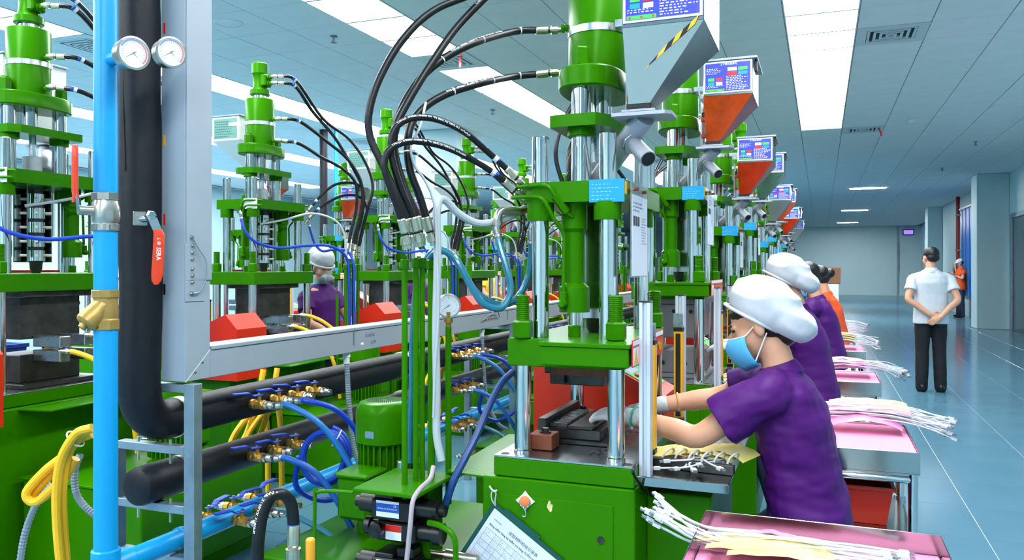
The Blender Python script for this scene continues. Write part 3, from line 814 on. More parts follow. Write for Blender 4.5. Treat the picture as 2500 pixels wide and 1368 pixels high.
    for k in range(4): obj('push_button', MB().lathe([(.011, 0), (.011, .008), (.008, .010)], o0 + sl * (.15 + .025 * (k % 2)) + Vector((0, -.08 + .05 * k, 0)) + nn * .004, nn, 12), (LABELRED, YELLOW, GREEN, WHITEPL)[k], cn)
    P('console_stand', mk(lambda m: m.box(-.3, .1, .5, .7, 0, .74, .004)), GREEN)
    return t

TINTS = [mat('orange_pellets_in_steel', (206, 74, 22), .14, .45, .3, 9), mat('red_pellets_in_steel', (190, 50, 20), .14, .45, .3, 9),
         mat('green_pellets_in_steel', (90, 130, 110), .18, .7, .3, 9), mat('dull_funnel_steel', (150, 160, 164), .25, .9, .15, 6)]
def place(t, X, Y, rz, label, first, group):
    o = t[0] if first else copy_tree(t)
    o.location = (X, Y, 0); o.rotation_euler = (0, 0, rz)
    o['label'] = label; o['group'] = group
    return o
machinesA = []; machinesB = []
GA = 'green vertical injection machines in the operators row'
tA1 = build_machine(0.0, 'A', True, INOX)
tA1.location = (ROW_A, 2.70, 0)
tag(tA1, 'largest green vertical injection machine, nearest, with clipboard hung on its base', 'machine', GA)
machinesA.append((2.70, 0.0))
var = {}
for k in range(1, 9):
    L_ = 0.15 if k % 2 else 0.03
    key = (k % 4)
    if key not in var:
        var[key] = tree_of(build_machine(L_, 'A', False, TINTS[(k - 1) % 4])); first = True
    else: first = False
    place(var[key], ROW_A, 2.70 + PITCH * k, 0, 'green vertical injection machine with blue hopper board, %s from the front in the operators row' % ORD[k], first, GA)
    machinesA.append((2.70 + PITCH * k, L_))
tB = tree_of(build_machine(0.2, 'B', False, WHITEPL))
GB = 'green vertical injection machines in the left row'
for k in range(8):
    lab = ('green vertical injection machine partly hidden behind the blue upright pipe' if k == 0 else
           'green vertical injection machine in the left row just right of the grey upright trunking' if k == 1 else
           'green vertical injection machine, %s from the front in the left row behind the pipe rack' % ORD[k])
    place(tB, ROW_B, 2.92 + PITCH * k, PI, lab, k == 0, GB)
    machinesB.append((2.92 + PITCH * k, 0.2))
GC = 'green vertical injection machines in the third row'
tC = var[1]
for k in range(8):
    place(tC, ROW_C, 5.6 + PITCH * k, 0, 'green vertical injection machine seen through gaps, %s from the front in the third row' % ORD[k], False, GC)
# ------------------------------------------------------------------ hydraulic power units (behind each machine, local to the machine)
VALVELAB = mat('valve_label_blue', (32, 84, 190), .35)
def build_unit(near=False):
    t = thing('hydraulic_unit', 'x', 'hydraulic unit')
    P = lambda n, m, mt, par=t, **k: obj(n, m, mt, par, **k)
    tk = P('oil_tank', mk(lambda m: (m.box(-1.02, -.30, -.50, .30, .06, .46, .006), m.box(-1.0, -.32, -.48, .28, 0, .06))), GREEN)
    obj('tank_lid', mk(lambda m: m.box(-1.03, -.29, -.51, .31, .46, .472, .003)), GREEN, tk)
    obj('filler_cap', mk(lambda m: m.lathe([(.035, .472), (.035, .50), (.04, .50), (.04, .53), (.03, .535)], (-.93, .2, 0), n=18)), BLACKPL, tk)
    # motor: flange, finned body, fan cowl with grille
    mx, my = -.78, -.10
    mo = P('pump_motor', mk(lambda m: m.lathe([(.10, .472), (.10, .50), (.078, .51), (.078, .80)], (mx, my, 0), n=28)), GREEN)
    fin = MB()
    for k in range(26):
        a = 2 * PI * k / 26
        M_ = Matrix.Translation((mx, my, 0)) @ Matrix.Rotation(a, 4, 'Z')
        fin.box(.075, .098, -.003, .003, .53, .80, 0, M_)
    obj('cooling_fins', fin, GREEN, mo)
    obj('fan_cowl', mk(lambda m: m.lathe([(.094, .79), (.107, .80), (.107, .905), (.104, .925), (.092, .942), (.075, .948)], (mx, my, 0), n=36)), GREEN, mo)
    gr = MB()
    for i in range(-8, 9):
        for j in range(-8, 9):
            x, y = i * .0088 + (.0044 if j % 2 else 0), j * .0078
            if math.hypot(x, y) < .068 and math.hypot(x, y) > .012: gr.lathe([(.0027, .9483), (.0027, .9487), (0, .9487)], (mx + x, my + y, 0), n=6)
    obj('fan_grille', gr, mat('grille_hole_dark', (30, 66, 22), .7), mo)
    arrow = MB(); arrow.box(mx - .018, mx + .018, my - .1085, my - .107, .825, .85); 
    obj('direction_plate', arrow, STEEL, mo)
    jb = P('junction_box', mk(lambda m: m.box(mx - .075, mx + .055, my - .21, my - .085, .555, .705, .014)), GREEN)
    obj('box_lid', mk(lambda m: m.box(mx - .08, mx + .06, my - .215, my - .08, .70, .722, .008)), GREEN, jb)
    P('pressure_switch', mk(lambda m: m.lathe([(.013, .47), (.013, .70), (.022, .705), (.022, .735), (.018, .735), (.018, .74), (.023, .742), (.023, .775), (.019, .778), (0, .778)], (-.60, -.28, 0), n=22)), STEEL)
    # manifold block with stacked directional valves
    mb_ = P('manifold_block', mk(lambda m: m.box(-.56, -.42, -.44, -.34, .472, .745, .004)), GREEN)
    P('manifold_plate', mk(lambda m: m.box(-.60, -.38, -.60, -.33, .752, .766, .003)), GREEN)
    for k, z in enumerate((.69, .505)):
        v = P('directional_valve', mk(lambda m: (m.box(-.575, -.435, -.535, -.44, z - .035, z + .03, .006), m.box(-.565, -.50, -.53, -.445, z + .03, z + .045, .003), m.box(-.50, -.44, -.51, -.45, z + .03, z + .06, .004))), BLACKPL)
        obj('solenoid', mk(lambda m: (m.lathe([(.03, 0), (.03, .075), (.018, .078), (.018, .095), (.01, .098)], (-.435, -.485, z), (1, 0, 0), 20))), BLACKPL, v)
        obj('solenoid', mk(lambda m: (m.lathe([(.03, 0), (.03, .06), (.018, .063), (.018, .08)], (-.575, -.485, z), (-1, 0, 0), 20))), BLACKPL, v)
        obj('valve_label', mk(lambda m: m.box(-.555, -.475, -.5365, -.535, z - .024, z + .026)), WHITEINK, v)
        obj('blue_band', mk(lambda m: m.box(-.555, -.475, -.5372, -.5366, z - .008, z + .018)), VALVELAB, v)
        if near:
            q = MB(); put_text(q, 'MODEL HD-3C4-G02-LW', (-.515, -.5376, z + .002), (1, 0, 0), (0, 0, 1), .0062, .01)
            put_text(q, 'CE', (-.488, -.5376, z + .012), (1, 0, 0), (0, 0, 1), .009, .01)
            obj('label_print', q, WHITEINK, v, fix=False)
        obj('coil_knob', mk(lambda m: m.lathe([(.020, 0), (.023, .006), (.023, .028), (.018, .03)], (-.545, -.535, z - .062 + k * 0), (0, -1, 0), 14)), BLACKPL, v)
    rl = P('relief_valve', mk(lambda m: (m.box(-.57, -.43, -.52, -.44, .585, .645, .006), m.lathe([(.028, 0), (.028, .05), (.034, .052), (.034, .078), (.028, .08)], (-.43, -.48, .615), (1, 0, 0), 18), m.lathe([(.022, 0), (.022, .03), (.03, .032), (.03, .05)], (-.57, -.48, .615), (-1, 0, 0), 18))), BLACKPL)
    obj('relief_label', mk(lambda m: m.box(-.53, -.475, -.522, -.52, .592, .638)), WHITEINK, rl)
    obj('red_band', mk(lambda m: m.box(-.53, -.475, -.5226, -.5221, .618, .638)), LABELRED, rl)
    # riser tubes to the hoses
    for (x, y, r, z1) in ((-.47, -.508, .0095, 1.445), (-.457, -.459, .0092, 1.45), (-.449, -.432, .0092, 1.45), (-.44, -.385, .0118, 1.445)):
        q = P('riser_tube', mk(lambda m: m.cyl((x, y, .70), (x, y, z1), r, n=18)), GREEN)
        obj('tube_nut', mk(lambda m: m.lathe([(r * 1.15, 0), (r * 1.45, .003), (r * 1.45, .03), (r * 1.15, .033)], (x, y, z1 - .01), n=6)), GREEN, q, ang=20)
    # bent green tube and drain pipes low down
    P('bent_tube', mk(lambda m: m.tube([(-.38, -.52, .66), (-.33, -.535, .66), (-.29, -.54, .64), (-.28, -.54, .60), (-.28, -.54, .46), (-.29, -.54, .42), (-.33, -.535, .40), (-.41, -.50, .40)], .009, 10, 4)), GREEN)
    P('side_rail', mk(lambda m: m.tube([(-.62, -.565, .74), (-.70, -.58, .74), (-.735, -.59, .735), (-.745, -.59, .71), (-.745, -.59, .30), (-.745, -.58, .10)], .006, 8, 4)), GREEN)
    for k, z in enumerate((.53, .49, .455)):
        P('drain_fitting', mk(lambda m: (m.lathe([(.013, 0), (.013, .05), (.019, .05), (.019, .085), (.014, .09), (.014, .16)], (-.42, -.42 - .02 * k, z), (1, 0, 0), 12))), PLATED)
    # gauge on its own thin riser
    gx, gy, gz = -.41, -.32, 1.315
    P('gauge_tube', mk(lambda m: m.cyl((gx, gy, .66), (gx, gy, 1.245), .0105, n=14)), GREEN)
    return t, (gx, gy, gz)
def gauge(name, label, c, axis, R, coloured, needle):
    """round pressure gauge; axis points out of its face"""
    t = thing(name, label, 'gauge', c)
    ax = Vector(axis).normalized()
    xx = Vector((0, 0, 1)).cross(ax).normalized(); yy = ax.cross(xx)
    obj('case', MB().lathe([(R * .6, -R * .85), (R * .95, -R * .8), (R * .97, 0), (R * 1.03, R * .02), (R * 1.03, R * .12), (R * .9, R * .14), (R * .9, 0.06 * R), (0, .06 * R)], (0, 0, 0), ax, 32), NICKEL, t)
    dl = obj('dial', MB().lathe([(R * .895, R * .062), (R * .895, R * .07), (0, R * .07)], (0, 0, 0), ax, 32), GAUGEFACE, t)
    mk_ = MB(); nb = MB(); rd = MB(); bl = MB()
    for k in range(25):
        a = math.radians(225 - k * 270 / 24); l = .14 if k % 4 == 0 else .08
        d = xx * math.cos(a) + yy * math.sin(a); p = yy * math.cos(a) - xx * math.sin(a)
        o0 = ax * (R * .074)
        a0, a1 = o0 + d * R * (.72 - l), o0 + d * R * .72
        mk_.quad(a0 - p * R * .012, a1 - p * R * .012, a1 + p * R * .012, a0 + p * R * .012)
        if coloured and k < 24:
            b = math.radians(225 - (k + 1) * 270 / 24); d2 = xx * math.cos(b) + yy * math.sin(b)
            T = rd if k > 14 else (bl if 5 < k <= 14 else None)
            if T is not None: T.quad(o0 + d * R * .74, o0 + d2 * R * .74, o0 + d2 * R * .84, o0 + d * R * .84)
    nd = math.radians(needle); d = xx * math.cos(nd) + yy * math.sin(nd); p = ax.cross(d)
    o1 = ax * (R * .10)
    mk_.quad(o1 - d * R * .18 - p * R * .03, o1 + d * R * .62 - p * R * .008, o1 + d * R * .62 + p * R * .008, o1 - d * R * .18 + p * R * .03)
    if coloured:
        nd = math.radians(needle + 95); d = xx * math.cos(nd) + yy * math.sin(nd); p = ax.cross(d)
        mk_.quad(o1 - p * R * .03, o1 + d * R * .38 - p * R * .008, o1 + d * R * .38 + p * R * .008, o1 + p * R * .03)
    mk_.lathe([(R * .06, R * .08), (R * .06, R * .115), (0, R * .115)], (0, 0, 0), ax, 10)
    obj('needle_and_scale', mk_, INK, t, fix=False)
    if coloured: obj('red_arc', rd, LABELRED, t, fix=False); obj('blue_arc', bl, VALVELAB, t, fix=False)
    obj('glass', MB().lathe([(R * .9, R * .125), (R * .9, R * .13), (0, R * .135)], (0, 0, 0), ax, 32), GLASSY, t)
    return t
u1, gpos = build_unit(True)
u1.location = (ROW_A, 2.70, 0)
tag(u1, 'green hydraulic pump unit with vertical motor and black valves behind the nearest machine', 'hydraulic unit', 'hydraulic units')
g = gauge('pressure_gauge', 'steel pressure gauge on a thin green tube behind the nearest machine', Vector((ROW_A, 2.70, 0)) + Vector(gpos), (.45, -1, .05), .040, False, 215)
obj('stem', MB().lathe([(.009, -.07), (.009, -.055), (.014, -.055), (.014, -.042), (.009, -.04), (.009, -.02)], (0, 0, 0), (0, 0, 1), 6), BRASS, g)
tU = tree_of(build_unit(False)[0]); first = True
for k in range(1, 7):
    o = tU[0] if first else copy_tree(tU); first = False
    o.location = (ROW_A, 2.70 + PITCH * k, 0)
    tag(o, 'green hydraulic pump unit with vertical motor behind the %s machine of the operators row' % ORD[k], 'hydraulic unit', 'hydraulic units')
for k in range(7):
    o = copy_tree(tU); o.location = (ROW_B, 2.92 + PITCH * k, 0); o.rotation_euler = (0, 0, PI)
    tag(o, 'green hydraulic pump unit with vertical motor behind the %s machine of the left row' % ORD[k], 'hydraulic unit', 'hydraulic units')

# ------------------------------------------------------------------ hoses
def hose_text(P, r, body, s0, size, side, flip=False):
    """print bent along the hose surface; P = sampled centre line"""
    fr = tube_frames(P)
    S = [0.0]
    for a, b in zip(P, P[1:]): S.append(S[-1] + (b - a).length)
    V, Fc = text_mesh(body, size, .015, 'LEFT')
    out = []
    for (x, y) in V:
        s = s0 + (-x if flip else x)
        s = max(0, min(S[-1] - 1e-5, s))
        k = 0
        while k < len(S) - 2 and S[k + 1] < s: k += 1
        f = (s - S[k]) / max(1e-9, S[k + 1] - S[k])
        p = P[k].lerp(P[k + 1], f); d = (P[k + 1] - P[k]).normalized()
        n = (side - d * side.dot(d)).normalized(); w_ = d.cross(n)
        a = (y / r) * (-1 if flip else 1)
        out.append(p + (n * math.cos(a) + w_ * math.sin(a)) * (r + .0004))
    return MB().add(out, Fc)
def fitting(p, d, r, back=True):
    """crimped hose end + hex nut, leaving along direction d from point p"""
    return MB().lathe([(r * 1.05, -.05), (r * 1.22, -.047), (r * 1.22, -.008), (r * .9, -.004), (r * .9, .006), (r * 1.25, .006), (r * 1.25, .028), (r * .8, .030), (r * .8, .042)], p, d, 12)
# centre lines measured on the nearest machine: (pixel u, v, depth)
HOSES = {
 'upper cylinder port': [(1356, 53, 2.76), (1275, 64, 2.72), (1150, 108, 2.62), (1060, 160, 2.52), (1000, 228, 2.46), (968, 300, 2.43), (963, 370, 2.42), (985, 450, 2.42), (1015, 520, 2.42), (1024, 568, 2.425)],
 'lower cylinder port': [(1352, 187, 2.76), (1275, 192, 2.73), (1180, 202, 2.66), (1085, 232, 2.56), (1022, 276, 2.50), (997, 330, 2.46), (1000, 410, 2.45), (1028, 490, 2.46), (1050, 568, 2.475)],
 'upper motor port': [(1366, -170, 2.80), (1300, -130, 2.72), (1180, -30, 2.60), (1060, 25, 2.48), (985, 95, 2.42), (930, 185, 2.38), (902, 270, 2.36), (904, 335, 2.36), (935, 405, 2.36), (968, 480, 2.36), (987, 540, 2.37), (989, 576, 2.375)],
 'lower motor port': [(1366, -130, 2.80), (1310, -100, 2.74), (1230, -50, 2.66), (1120, 62, 2.58), (1050, 160, 2.50), (995, 250, 2.44), (967, 310, 2.41), (962, 380, 2.40), (985, 470, 2.405), (1008, 540, 2.41), (1014, 570, 2.42)],
 'crosshead top': [(1262, 436, 2.60), (1232, 408, 2.58), (1190, 370, 2.55), (1130, 320, 2.49), (1060, 290, 2.43), (1000, 290, 2.385), (962, 318, 2.365), (955, 372, 2.36), (975, 450, 2.37), (1006, 525, 2.39), (1018, 570, 2.40)],
 'crosshead side': [(1258, 466, 2.60), (1225, 437, 2.58), (1170, 400, 2.53), (1090, 360, 2.45), (1010, 345, 2.38), (955, 362, 2.345), (938, 400, 2.335), (950, 450, 2.34), (975, 520, 2.355), (990, 574, 2.37)],
}
BASE1 = Vector((ROW_A, 2.70, 0))
HLOCAL = {k: [atD(u, v, d) - BASE1 for u, v, d in pts] for k, pts in HOSES.items()}
for key_, st_ in {'upper cylinder port': (-.175, .03, 2.30), 'lower cylinder port': (-.175, .03, 2.145), 'upper motor port': (-.152, .04, 2.60), 'lower motor port': (-.152, .04, 2.555)}.items():
    HLOCAL[key_][0] = Vector(st_)
    if 'cross' not in key_: HLOCAL[key_][1] = HLOCAL[key_][1].lerp(Vector(st_) + Vector((-.13, -.03, -.005)), .75)
def lifted(pts, L):
    return [Vector((p.x, p.y, p.z + L * max(0, min(1, (p.z - 1.5) / .35)))) for p in pts]
def build_hose(key, L, near):
    r = .0125 if 'crosshead' not in key else .0105
    if key == 'upper motor port': r = .0115
    t = thing('hydraulic_hose', 'x', 'hose')
    pts = lifted(HLOCAL[key], L)
    P = catmull(pts, 8 if near else 5)
    obj('rubber_hose', MB().tube(P, r, 12 if near else 8, raw=True), RUBBER, t)
    obj('end_fitting', fitting(P[0] , P[0] - P[1], r), PLATED, t, ang=25)
    obj('end_fitting', fitting(P[-1], P[-1] - P[-2], r), PLATED, t, ang=25)
    S = 0; k = 0
    while S < .10 and k < len(P) - 2: S += (P[k + 1] - P[k]).length; k += 1
    d = (P[k + 1] - P[k]).normalized()
    obj('white_band', MB().lathe([(r * 1.03, -.012), (r * 1.03, .004), (0, .004)], P[k], d, 12), WHITEPL, t)
    obj('blue_band', MB().lathe([(r * 1.04, -.024), (r * 1.04, -.0125), (0, -.0125)], P[k], d, 12), VALVELAB, t)
    if near:
        side = Vector((.1, -1, .15)) if key != 'upper motor port' else Vector((-.75, -.8, 0))
        q = hose_text(P, r, 'HydrauPow  DIN EN857 2SC DN06 1/4"  WP 400BAR / 5800PSI  Q.J-2017', .22, r * .8, side)
        obj('hose_print', q, WHITEINK, t, fix=False)
        if key == 'upper cylinder port' or key == 'lower cylinder port':
            for kk in (14, 22, 44):
                if kk < len(P) - 1: obj('cable_tie', MB().lathe([(r * 1.06, 0), (r * 1.06, .004), (0, .004)], P[kk], P[kk + 1] - P[kk], 12), WHITEPL, t)
    return t
cache = {}
def hose_set(L, rows, X, rz, near, rowname, first_k=0):
    for key in HLOCAL:
        for n_, (Y, kk) in enumerate(rows):
            ck = (key, L, near)
            if ck not in cache:
                cache[ck] = tree_of(build_hose(key, L, near)); o = cache[ck][0]
            else: o = copy_tree(cache[ck])
            o.location = (X, Y, 0); o.rotation_euler = (0, 0, rz)
            tag(o, 'black hydraulic hose to the %s of the %s' % (key, ('nearest green machine' if near else ORD[kk] + ' machine in the ' + rowname)), 'hose', 'black hydraulic hoses')
hose_set(0.0, [(2.70, 0)], ROW_A, 0, True, 'operators row')
hose_set(0.15, [(2.70 + PITCH * k, k) for k in (1, 3, 5)], ROW_A, 0, False, 'operators row')
hose_set(0.03, [(2.70 + PITCH * k, k) for k in (2, 4)], ROW_A, 0, False, 'operators row')
hose_set(0.2, [(2.92 + PITCH * k, k) for k in range(6)], ROW_B, PI, False, 'left row')

def simple_hose(name, label, pts, r, m, cat='hose', group=None, n=10, per=7, ends=None, ridged=False):
    pts = [Vector(p) for p in pts]
    c = pts[0].copy()
    t = thing(name, label, cat, c, 0, group)
    P = catmull([p - c for p in pts], per)
    if ridged:
        q = []
        for a, b in zip(P, P[1:]):
            m_ = max(1, int((b - a).length / .005))
            q += [a.lerp(b, i / m_) for i in range(m_)]
        q.append(P[-1])
        P = q
        mb = MB(); fr = tube_frames(P); k_ = 0
        v = []; f = []
        for k, (p, (x, y, d)) in enumerate(zip(P, fr)):
            rr = r * (1.06 if k % 2 else .88)
            for i in range(n): v.append(p + (x * math.cos(2 * PI * i / n) + y * math.sin(2 * PI * i / n)) * rr)
        for k in range(len(P) - 1):
            for i in range(n): f.append((k * n + i, k * n + (i + 1) % n, (k + 1) * n + (i + 1) % n, (k + 1) * n + i))
        mb.add(v, f); obj('ridged_sheath', mb, m, t)
    else: obj('hose_body', MB().tube(P, r, n, raw=True), m, t)
    if ends:
        for e_ in ends:
            p, d = (P[0], P[0] - P[1]) if e_ == 0 else (P[-1], P[-1] - P[-2])
            obj('hose_end', MB().lathe([(r * 1.0, -.03), (r * 1.18, -.028), (r * 1.18, -.02), (r * 1.02, -.018), (r * 1.18, -.014), (r * 1.18, -.006), (r * 1.3, -.004), (r * 1.3, .018), (r * .8, .02), (r * .8, .03)], p, d, 12), NICKEL, t)
    return t
# cooling hoses of the nearest machine (teal) and its grey wrapped conduit
simple_hose('cooling_hose', 'teal cooling hose looping from the grey elbow fitting beside the nearest machine', [atD(*q) for q in ((1213, 562, 2.62), (1222, 605, 2.60), (1240, 665, 2.58), (1246, 715, 2.57), (1222, 752, 2.55), (1178, 740, 2.53), (1145, 690, 2.52), (1112, 632, 2.53), (1075, 612, 2.56), (1045, 640, 2.60), (1018, 700, 2.60), (1008, 820, 2.60), (1006, 950, 2.60), (1000, 1060, 2.60), (1000, 1130, 2.6))], .0115, TEALHOSE, ends=[0])
simple_hose('cooling_hose', 'teal cooling hose hanging beside the left chrome column of the nearest machine', [atD(*q) for q in ((1297, 575, 2.66), (1297, 625, 2.66), (1287, 685, 2.66), (1255, 735, 2.65), (1205, 742, 2.63), (1155, 705, 2.60), (1120, 645, 2.60), (1085, 612, 2.62), (1050, 620, 2.66), (1022, 690, 2.68), (1014, 820, 2.68), (1012, 950, 2.68), (1006, 1060, 2.68), (1004, 1130, 2.68))], .0115, TEALHOSE, ends=[0])
ef = thing('elbow_fitting', 'grey metal elbow fitting feeding the teal hose beside the nearest machine', 'fitting', atD(1232, 522, 2.63))
e0 = ef.location.copy()
obj('elbow', MB().tube([atD(1268, 516, 2.66) - e0, atD(1240, 514, 2.64) - e0, atD(1222, 518, 2.625) - e0, atD(1215, 532, 2.62) - e0, atD(1213, 556, 2.62) - e0], .014, 12), NICKEL, ef)
obj('collar', MB().lathe([(.018, 0), (.018, .014)], atD(1214, 540, 2.62) - e0, (0, 0, -1), 12), NICKEL, ef)
obj('nipple', MB().cyl(atD(1268, 516, 2.66) - e0, atD(1298, 512, 2.70) - e0, .011), BRASS, ef)
simple_hose('wrapped_conduit', 'grey spiral wrapped cable conduit curving beside the nearest machine', [atD(*q) for q in ((1300, 497, 2.72), (1262, 520, 2.68), (1215, 540, 2.64), (1165, 545, 2.60), (1120, 522, 2.56), (1088, 490, 2.53), (1072, 492, 2.51), (1066, 530, 2.50), (1068, 640, 2.50), (1064, 800, 2.50), (1066, 950, 2.50), (1066, 1060, 2.50), (1078, 1125, 2.50))], .0125, WRAP, cat='conduit')
simple_hose('sensor_cable', 'thin white sensor cable climbing beside the black hoses of the nearest machine', [atD(*q) for q in ((1040, 250, 2.5), (1025, 310, 2.46), (1004, 355, 2.44), (1010, 400, 2.44), (1040, 445, 2.45), (1060, 500, 2.46), (1066, 600, 2.47), (1070, 760, 2.48), (1062, 900, 2.48), (1058, 1020, 2.48))], .004, WRAP, cat='cable')
simple_hose('signal_cable', 'grey and pink taped cable dropping past the black valves', [atD(*q) for q in ((1058, 1140, 2.38), (1050, 1170, 2.34), (1025, 1195, 2.28), (1008, 1225, 2.25), (1002, 1280, 2.24), (996, 1340, 2.24), (990, 1400, 2.24))], .007, mat('pinkish_tape', (176, 160, 168), .5), cat='cable')
simple_hose('supply_hose', 'dark blue supply hose rising to the back of the nearest machine', [atD(*q) for q in ((1252, 908, 2.86), (1225, 935, 2.80), (1195, 990, 2.72), (1165, 1060, 2.64), (1135, 1120, 2.58), (1105, 1180, 2.55), (1080, 1260, 2.55))], .0125, mat('navy_hose', (26, 66, 128), .35), per=8)
# mould hoses and cooling hoses on the left row
for k in range(6):
    Yb = 2.92 + PITCH * k; b = Vector((ROW_B, Yb, 0)); wh = 'the %s machine of the left row' % ORD[k]
    Q = lambda x, y, z: b + Vector((x, y, z))
    simple_hose('cooling_hose', 'dark blue cooling hose drooping from the crosshead of ' + wh, [Q(.10, -.36, 1.80), Q(.13, -.36, 1.70), Q(.17, -.30, 1.62), Q(.25, -.15, 1.58), Q(.33, .05, 1.60), Q(.40, .25, 1.60), Q(.45, .38, 1.52), Q(.46, .40, 1.35), Q(.46, .41, 1.0), Q(.45, .40, .75)], .010, BLUEHOSE, group='blue cooling hoses', ends=[0])
    simple_hose('cooling_hose', 'blue cooling hose looping beside the barrel of ' + wh, [Q(.15, .33, 1.78), Q(.17, .34, 1.70), Q(.19, .36, 1.62), Q(.24, .38, 1.57), Q(.33, .40, 1.58), Q(.42, .43, 1.57), Q(.475, .44, 1.48), Q(.48, .44, 1.3), Q(.48, .44, 1.0), Q(.47, .43, .75)], .010, BLUEHOSE, group='blue cooling hoses', ends=[0])
    simple_hose('wrapped_conduit', 'white wrapped conduit arching over the crosshead of ' + wh, [Q(.05, -.1, 1.75), Q(.15, .05, 1.79), Q(.27, .2, 1.84), Q(.38, .32, 1.80), Q(.43, .38, 1.70), Q(.44, .40, 1.5), Q(.44, .42, 1.1), Q(.43, .42, .8)], .008, WRAP, cat='conduit', group='white wrapped conduits')
    for s, zz in ((0, .92), (1, .99)):
        simple_hose('mould_hose', '%s yellow mould cooling hose plugged into %s' % (('lower', 'upper')[s], wh), [Q(.29, -.07 + .14 * s, zz + .11), Q(.34, -.05 + .14 * s, zz + .105), Q(.42, 0 + .14 * s, zz + .06), Q(.50, .05 + .14 * s, zz - .03), Q(.56, .08 + .14 * s, zz - .2), Q(.58, .1 + .14 * s, zz - .4)], .013, YELHOSE, group='yellow mould hoses', ends=[0])
# ------------------------------------------------------------------ pipe rack between the rows
XP = -2.08
Y_END = 15.0
# upper insulated pipe: riser, elbow and run are one foam-clad line
t = thing('insulated_pipe', 'black foam insulated pipe dropping from the ceiling and turning along the rack', 'pipe', (XP, 1.99, 0))
R = .066
Pp = [Vector((0, 0, CEIL))]
z = CEIL
while z > 1.1:
    z -= .12; Pp.append(Vector((random.uniform(-.003, .003), random.uniform(-.003, .003), z)))
c = Vector((0, .11, .925 + .11))
for a in range(0, 10): Pp.append(c + Vector((0, -math.cos(a * PI / 18) * .11, -math.sin(a * PI / 18) * .11)))
Pp.append(Vector((0, .30, .925)))
y = .3
while y < Y_END - 2: y += .3; Pp.append(Vector((random.uniform(-.002, .002), y, .925)))
obj('foam_sleeve', MB().tube(Pp, lambda q: R, 28, raw=True), FOAMPIPE, t, ang=60)
obj('sleeve_seam', MB().tube([(.012, -.0655, CEIL), (.006, -.0658, 3.0), (.012, -.0656, 2.5), (.0, -.066, 2.0), (.008, -.0658, 1.75)], .0012, 5), BLACK, t)
for yy in (.16, 1.75, 3.4, 5.0):
    obj('pipe_clamp', MB().lathe([(R + .001, -.016), (R + .004, -.015), (R + .004, .015), (R + .001, .016)], (0, yy, .925), (0, 1, 0), 28), mat('zinc_strap', (196, 202, 170), .3, .9), t)
t = thing('insulated_pipe', 'black foam insulated pipe with capped near end low on the rack', 'pipe', (XP, 1.97, .725))
obj('foam_sleeve', MB().lathe([(0, -.004), (.048, -.002), (.060, .006), (.064, .02), (.064, .19), (.0575, .2), (.0575, Y_END)], (0, 0, 0), (0, 1, 0), 28), FOAMPIPE, t)
for yy in (.19, 1.77, 3.4, 5.0): obj('pipe_clamp', MB().lathe([(.0585, -.014), (.066, -.013), (.066, .013), (.0585, .014)], (0, yy, 0), (0, 1, 0), 28), MATS['zinc_strap'], t)
# blue pvc line: riser with valve and strainer, tee, run
XB, YB = -2.0, 1.785
t = thing('water_pipe', 'bright blue plastic water pipe rising at the left and running low along the rack', 'pipe', (XB, YB, 0))
obj('riser_upper', MB().cyl((0, 0, 1.665), (0, 0, CEIL), .0335, n=28), BLUEPVC, t)
obj('riser_middle', MB().cyl((0, 0, 1.375), (0, 0, 1.555), .033, n=28), BLUEPVC, t)
obj('riser_lower', MB().cyl((0, 0, .56), (0, 0, 1.255), .0335, n=28), BLUEPVC, t)
obj('tee', MB().lathe([(.036, -.09), (.041, -.085), (.041, .03), (.036, .034)], (0, 0, .565), (0, 0, 1), 28), BLUEPVC, t)
obj('tee_branch', MB().lathe([(.04, .0), (.04, .085), (.036, .09)], (0, 0, .535), (0, 1, 0), 28), BLUEPVC, t)
obj('run', MB().cyl((0, .05, .535), (0, Y_END, .535), .0335, n=24), BLUEPVC, t)
for yy in (.30, 2.1, 3.9): obj('joint_collar', MB().lathe([(.0345, -.01), (.038, -.008), (.038, .008), (.0345, .01)], (0, yy, .535), (0, 1, 0), 24), BLUEPVC, t)
bq = atD(325, 130, 2.30) - Vector((XB, YB, 0))
obj('gauge_boss', MB().tube([(0, 0, bq.z), (bq.x * .4, bq.y * .4, bq.z), (bq.x * .7 , bq.y * .7, bq.z)], .019, 12), BLUEPVC, t)
# ball valve (nickel) and strainer (bronze) on the blue riser
t = thing('ball_valve', 'large nickel ball valve with red lever on the blue upright pipe', 'valve', (XB, YB, 1.61), .84)
obj('body', MB().lathe([(.037, -.056), (.038, -.055), (.038, -.038), (.035, -.036), (.0385, -.028), (.0395, -.01), (.0395, .012), (.036, .026), (.035, .034)], (0, 0, 0), (0, 0, 1), 28), NICKEL, t)
obj('hex_end', MB().lathe([(.036, .032), (.040, .034), (.040, .054), (.036, .056)], (0, 0, 0), (0, 0, 1), 8, .2), NICKEL, t, ang=20)
obj('hex_end', MB().lathe([(.036, -.060), (.040, -.058), (.040, -.040), (.036, -.038)], (0, 0, 0), (0, 0, 1), 8, .2), NICKEL, t, ang=20)
obj('stem', MB().cyl((-.03, -.01, .0), (-.072, -.026, .0), .014, n=14), NICKEL, t)
hl = MB(); hl.loft([[Vector(p) + Vector((dx * .004, dy, 0)) for dx, dy in ((-1, -.015), (1, -.015), (1, .015), (-1, .015))] for p in ((-.072, -.026, 0), (-.074, -.032, .03), (-.080, -.034, .05), (-.080, -.034, .145))])
obj('lever', hl, STEEL, t)
lv = MB()
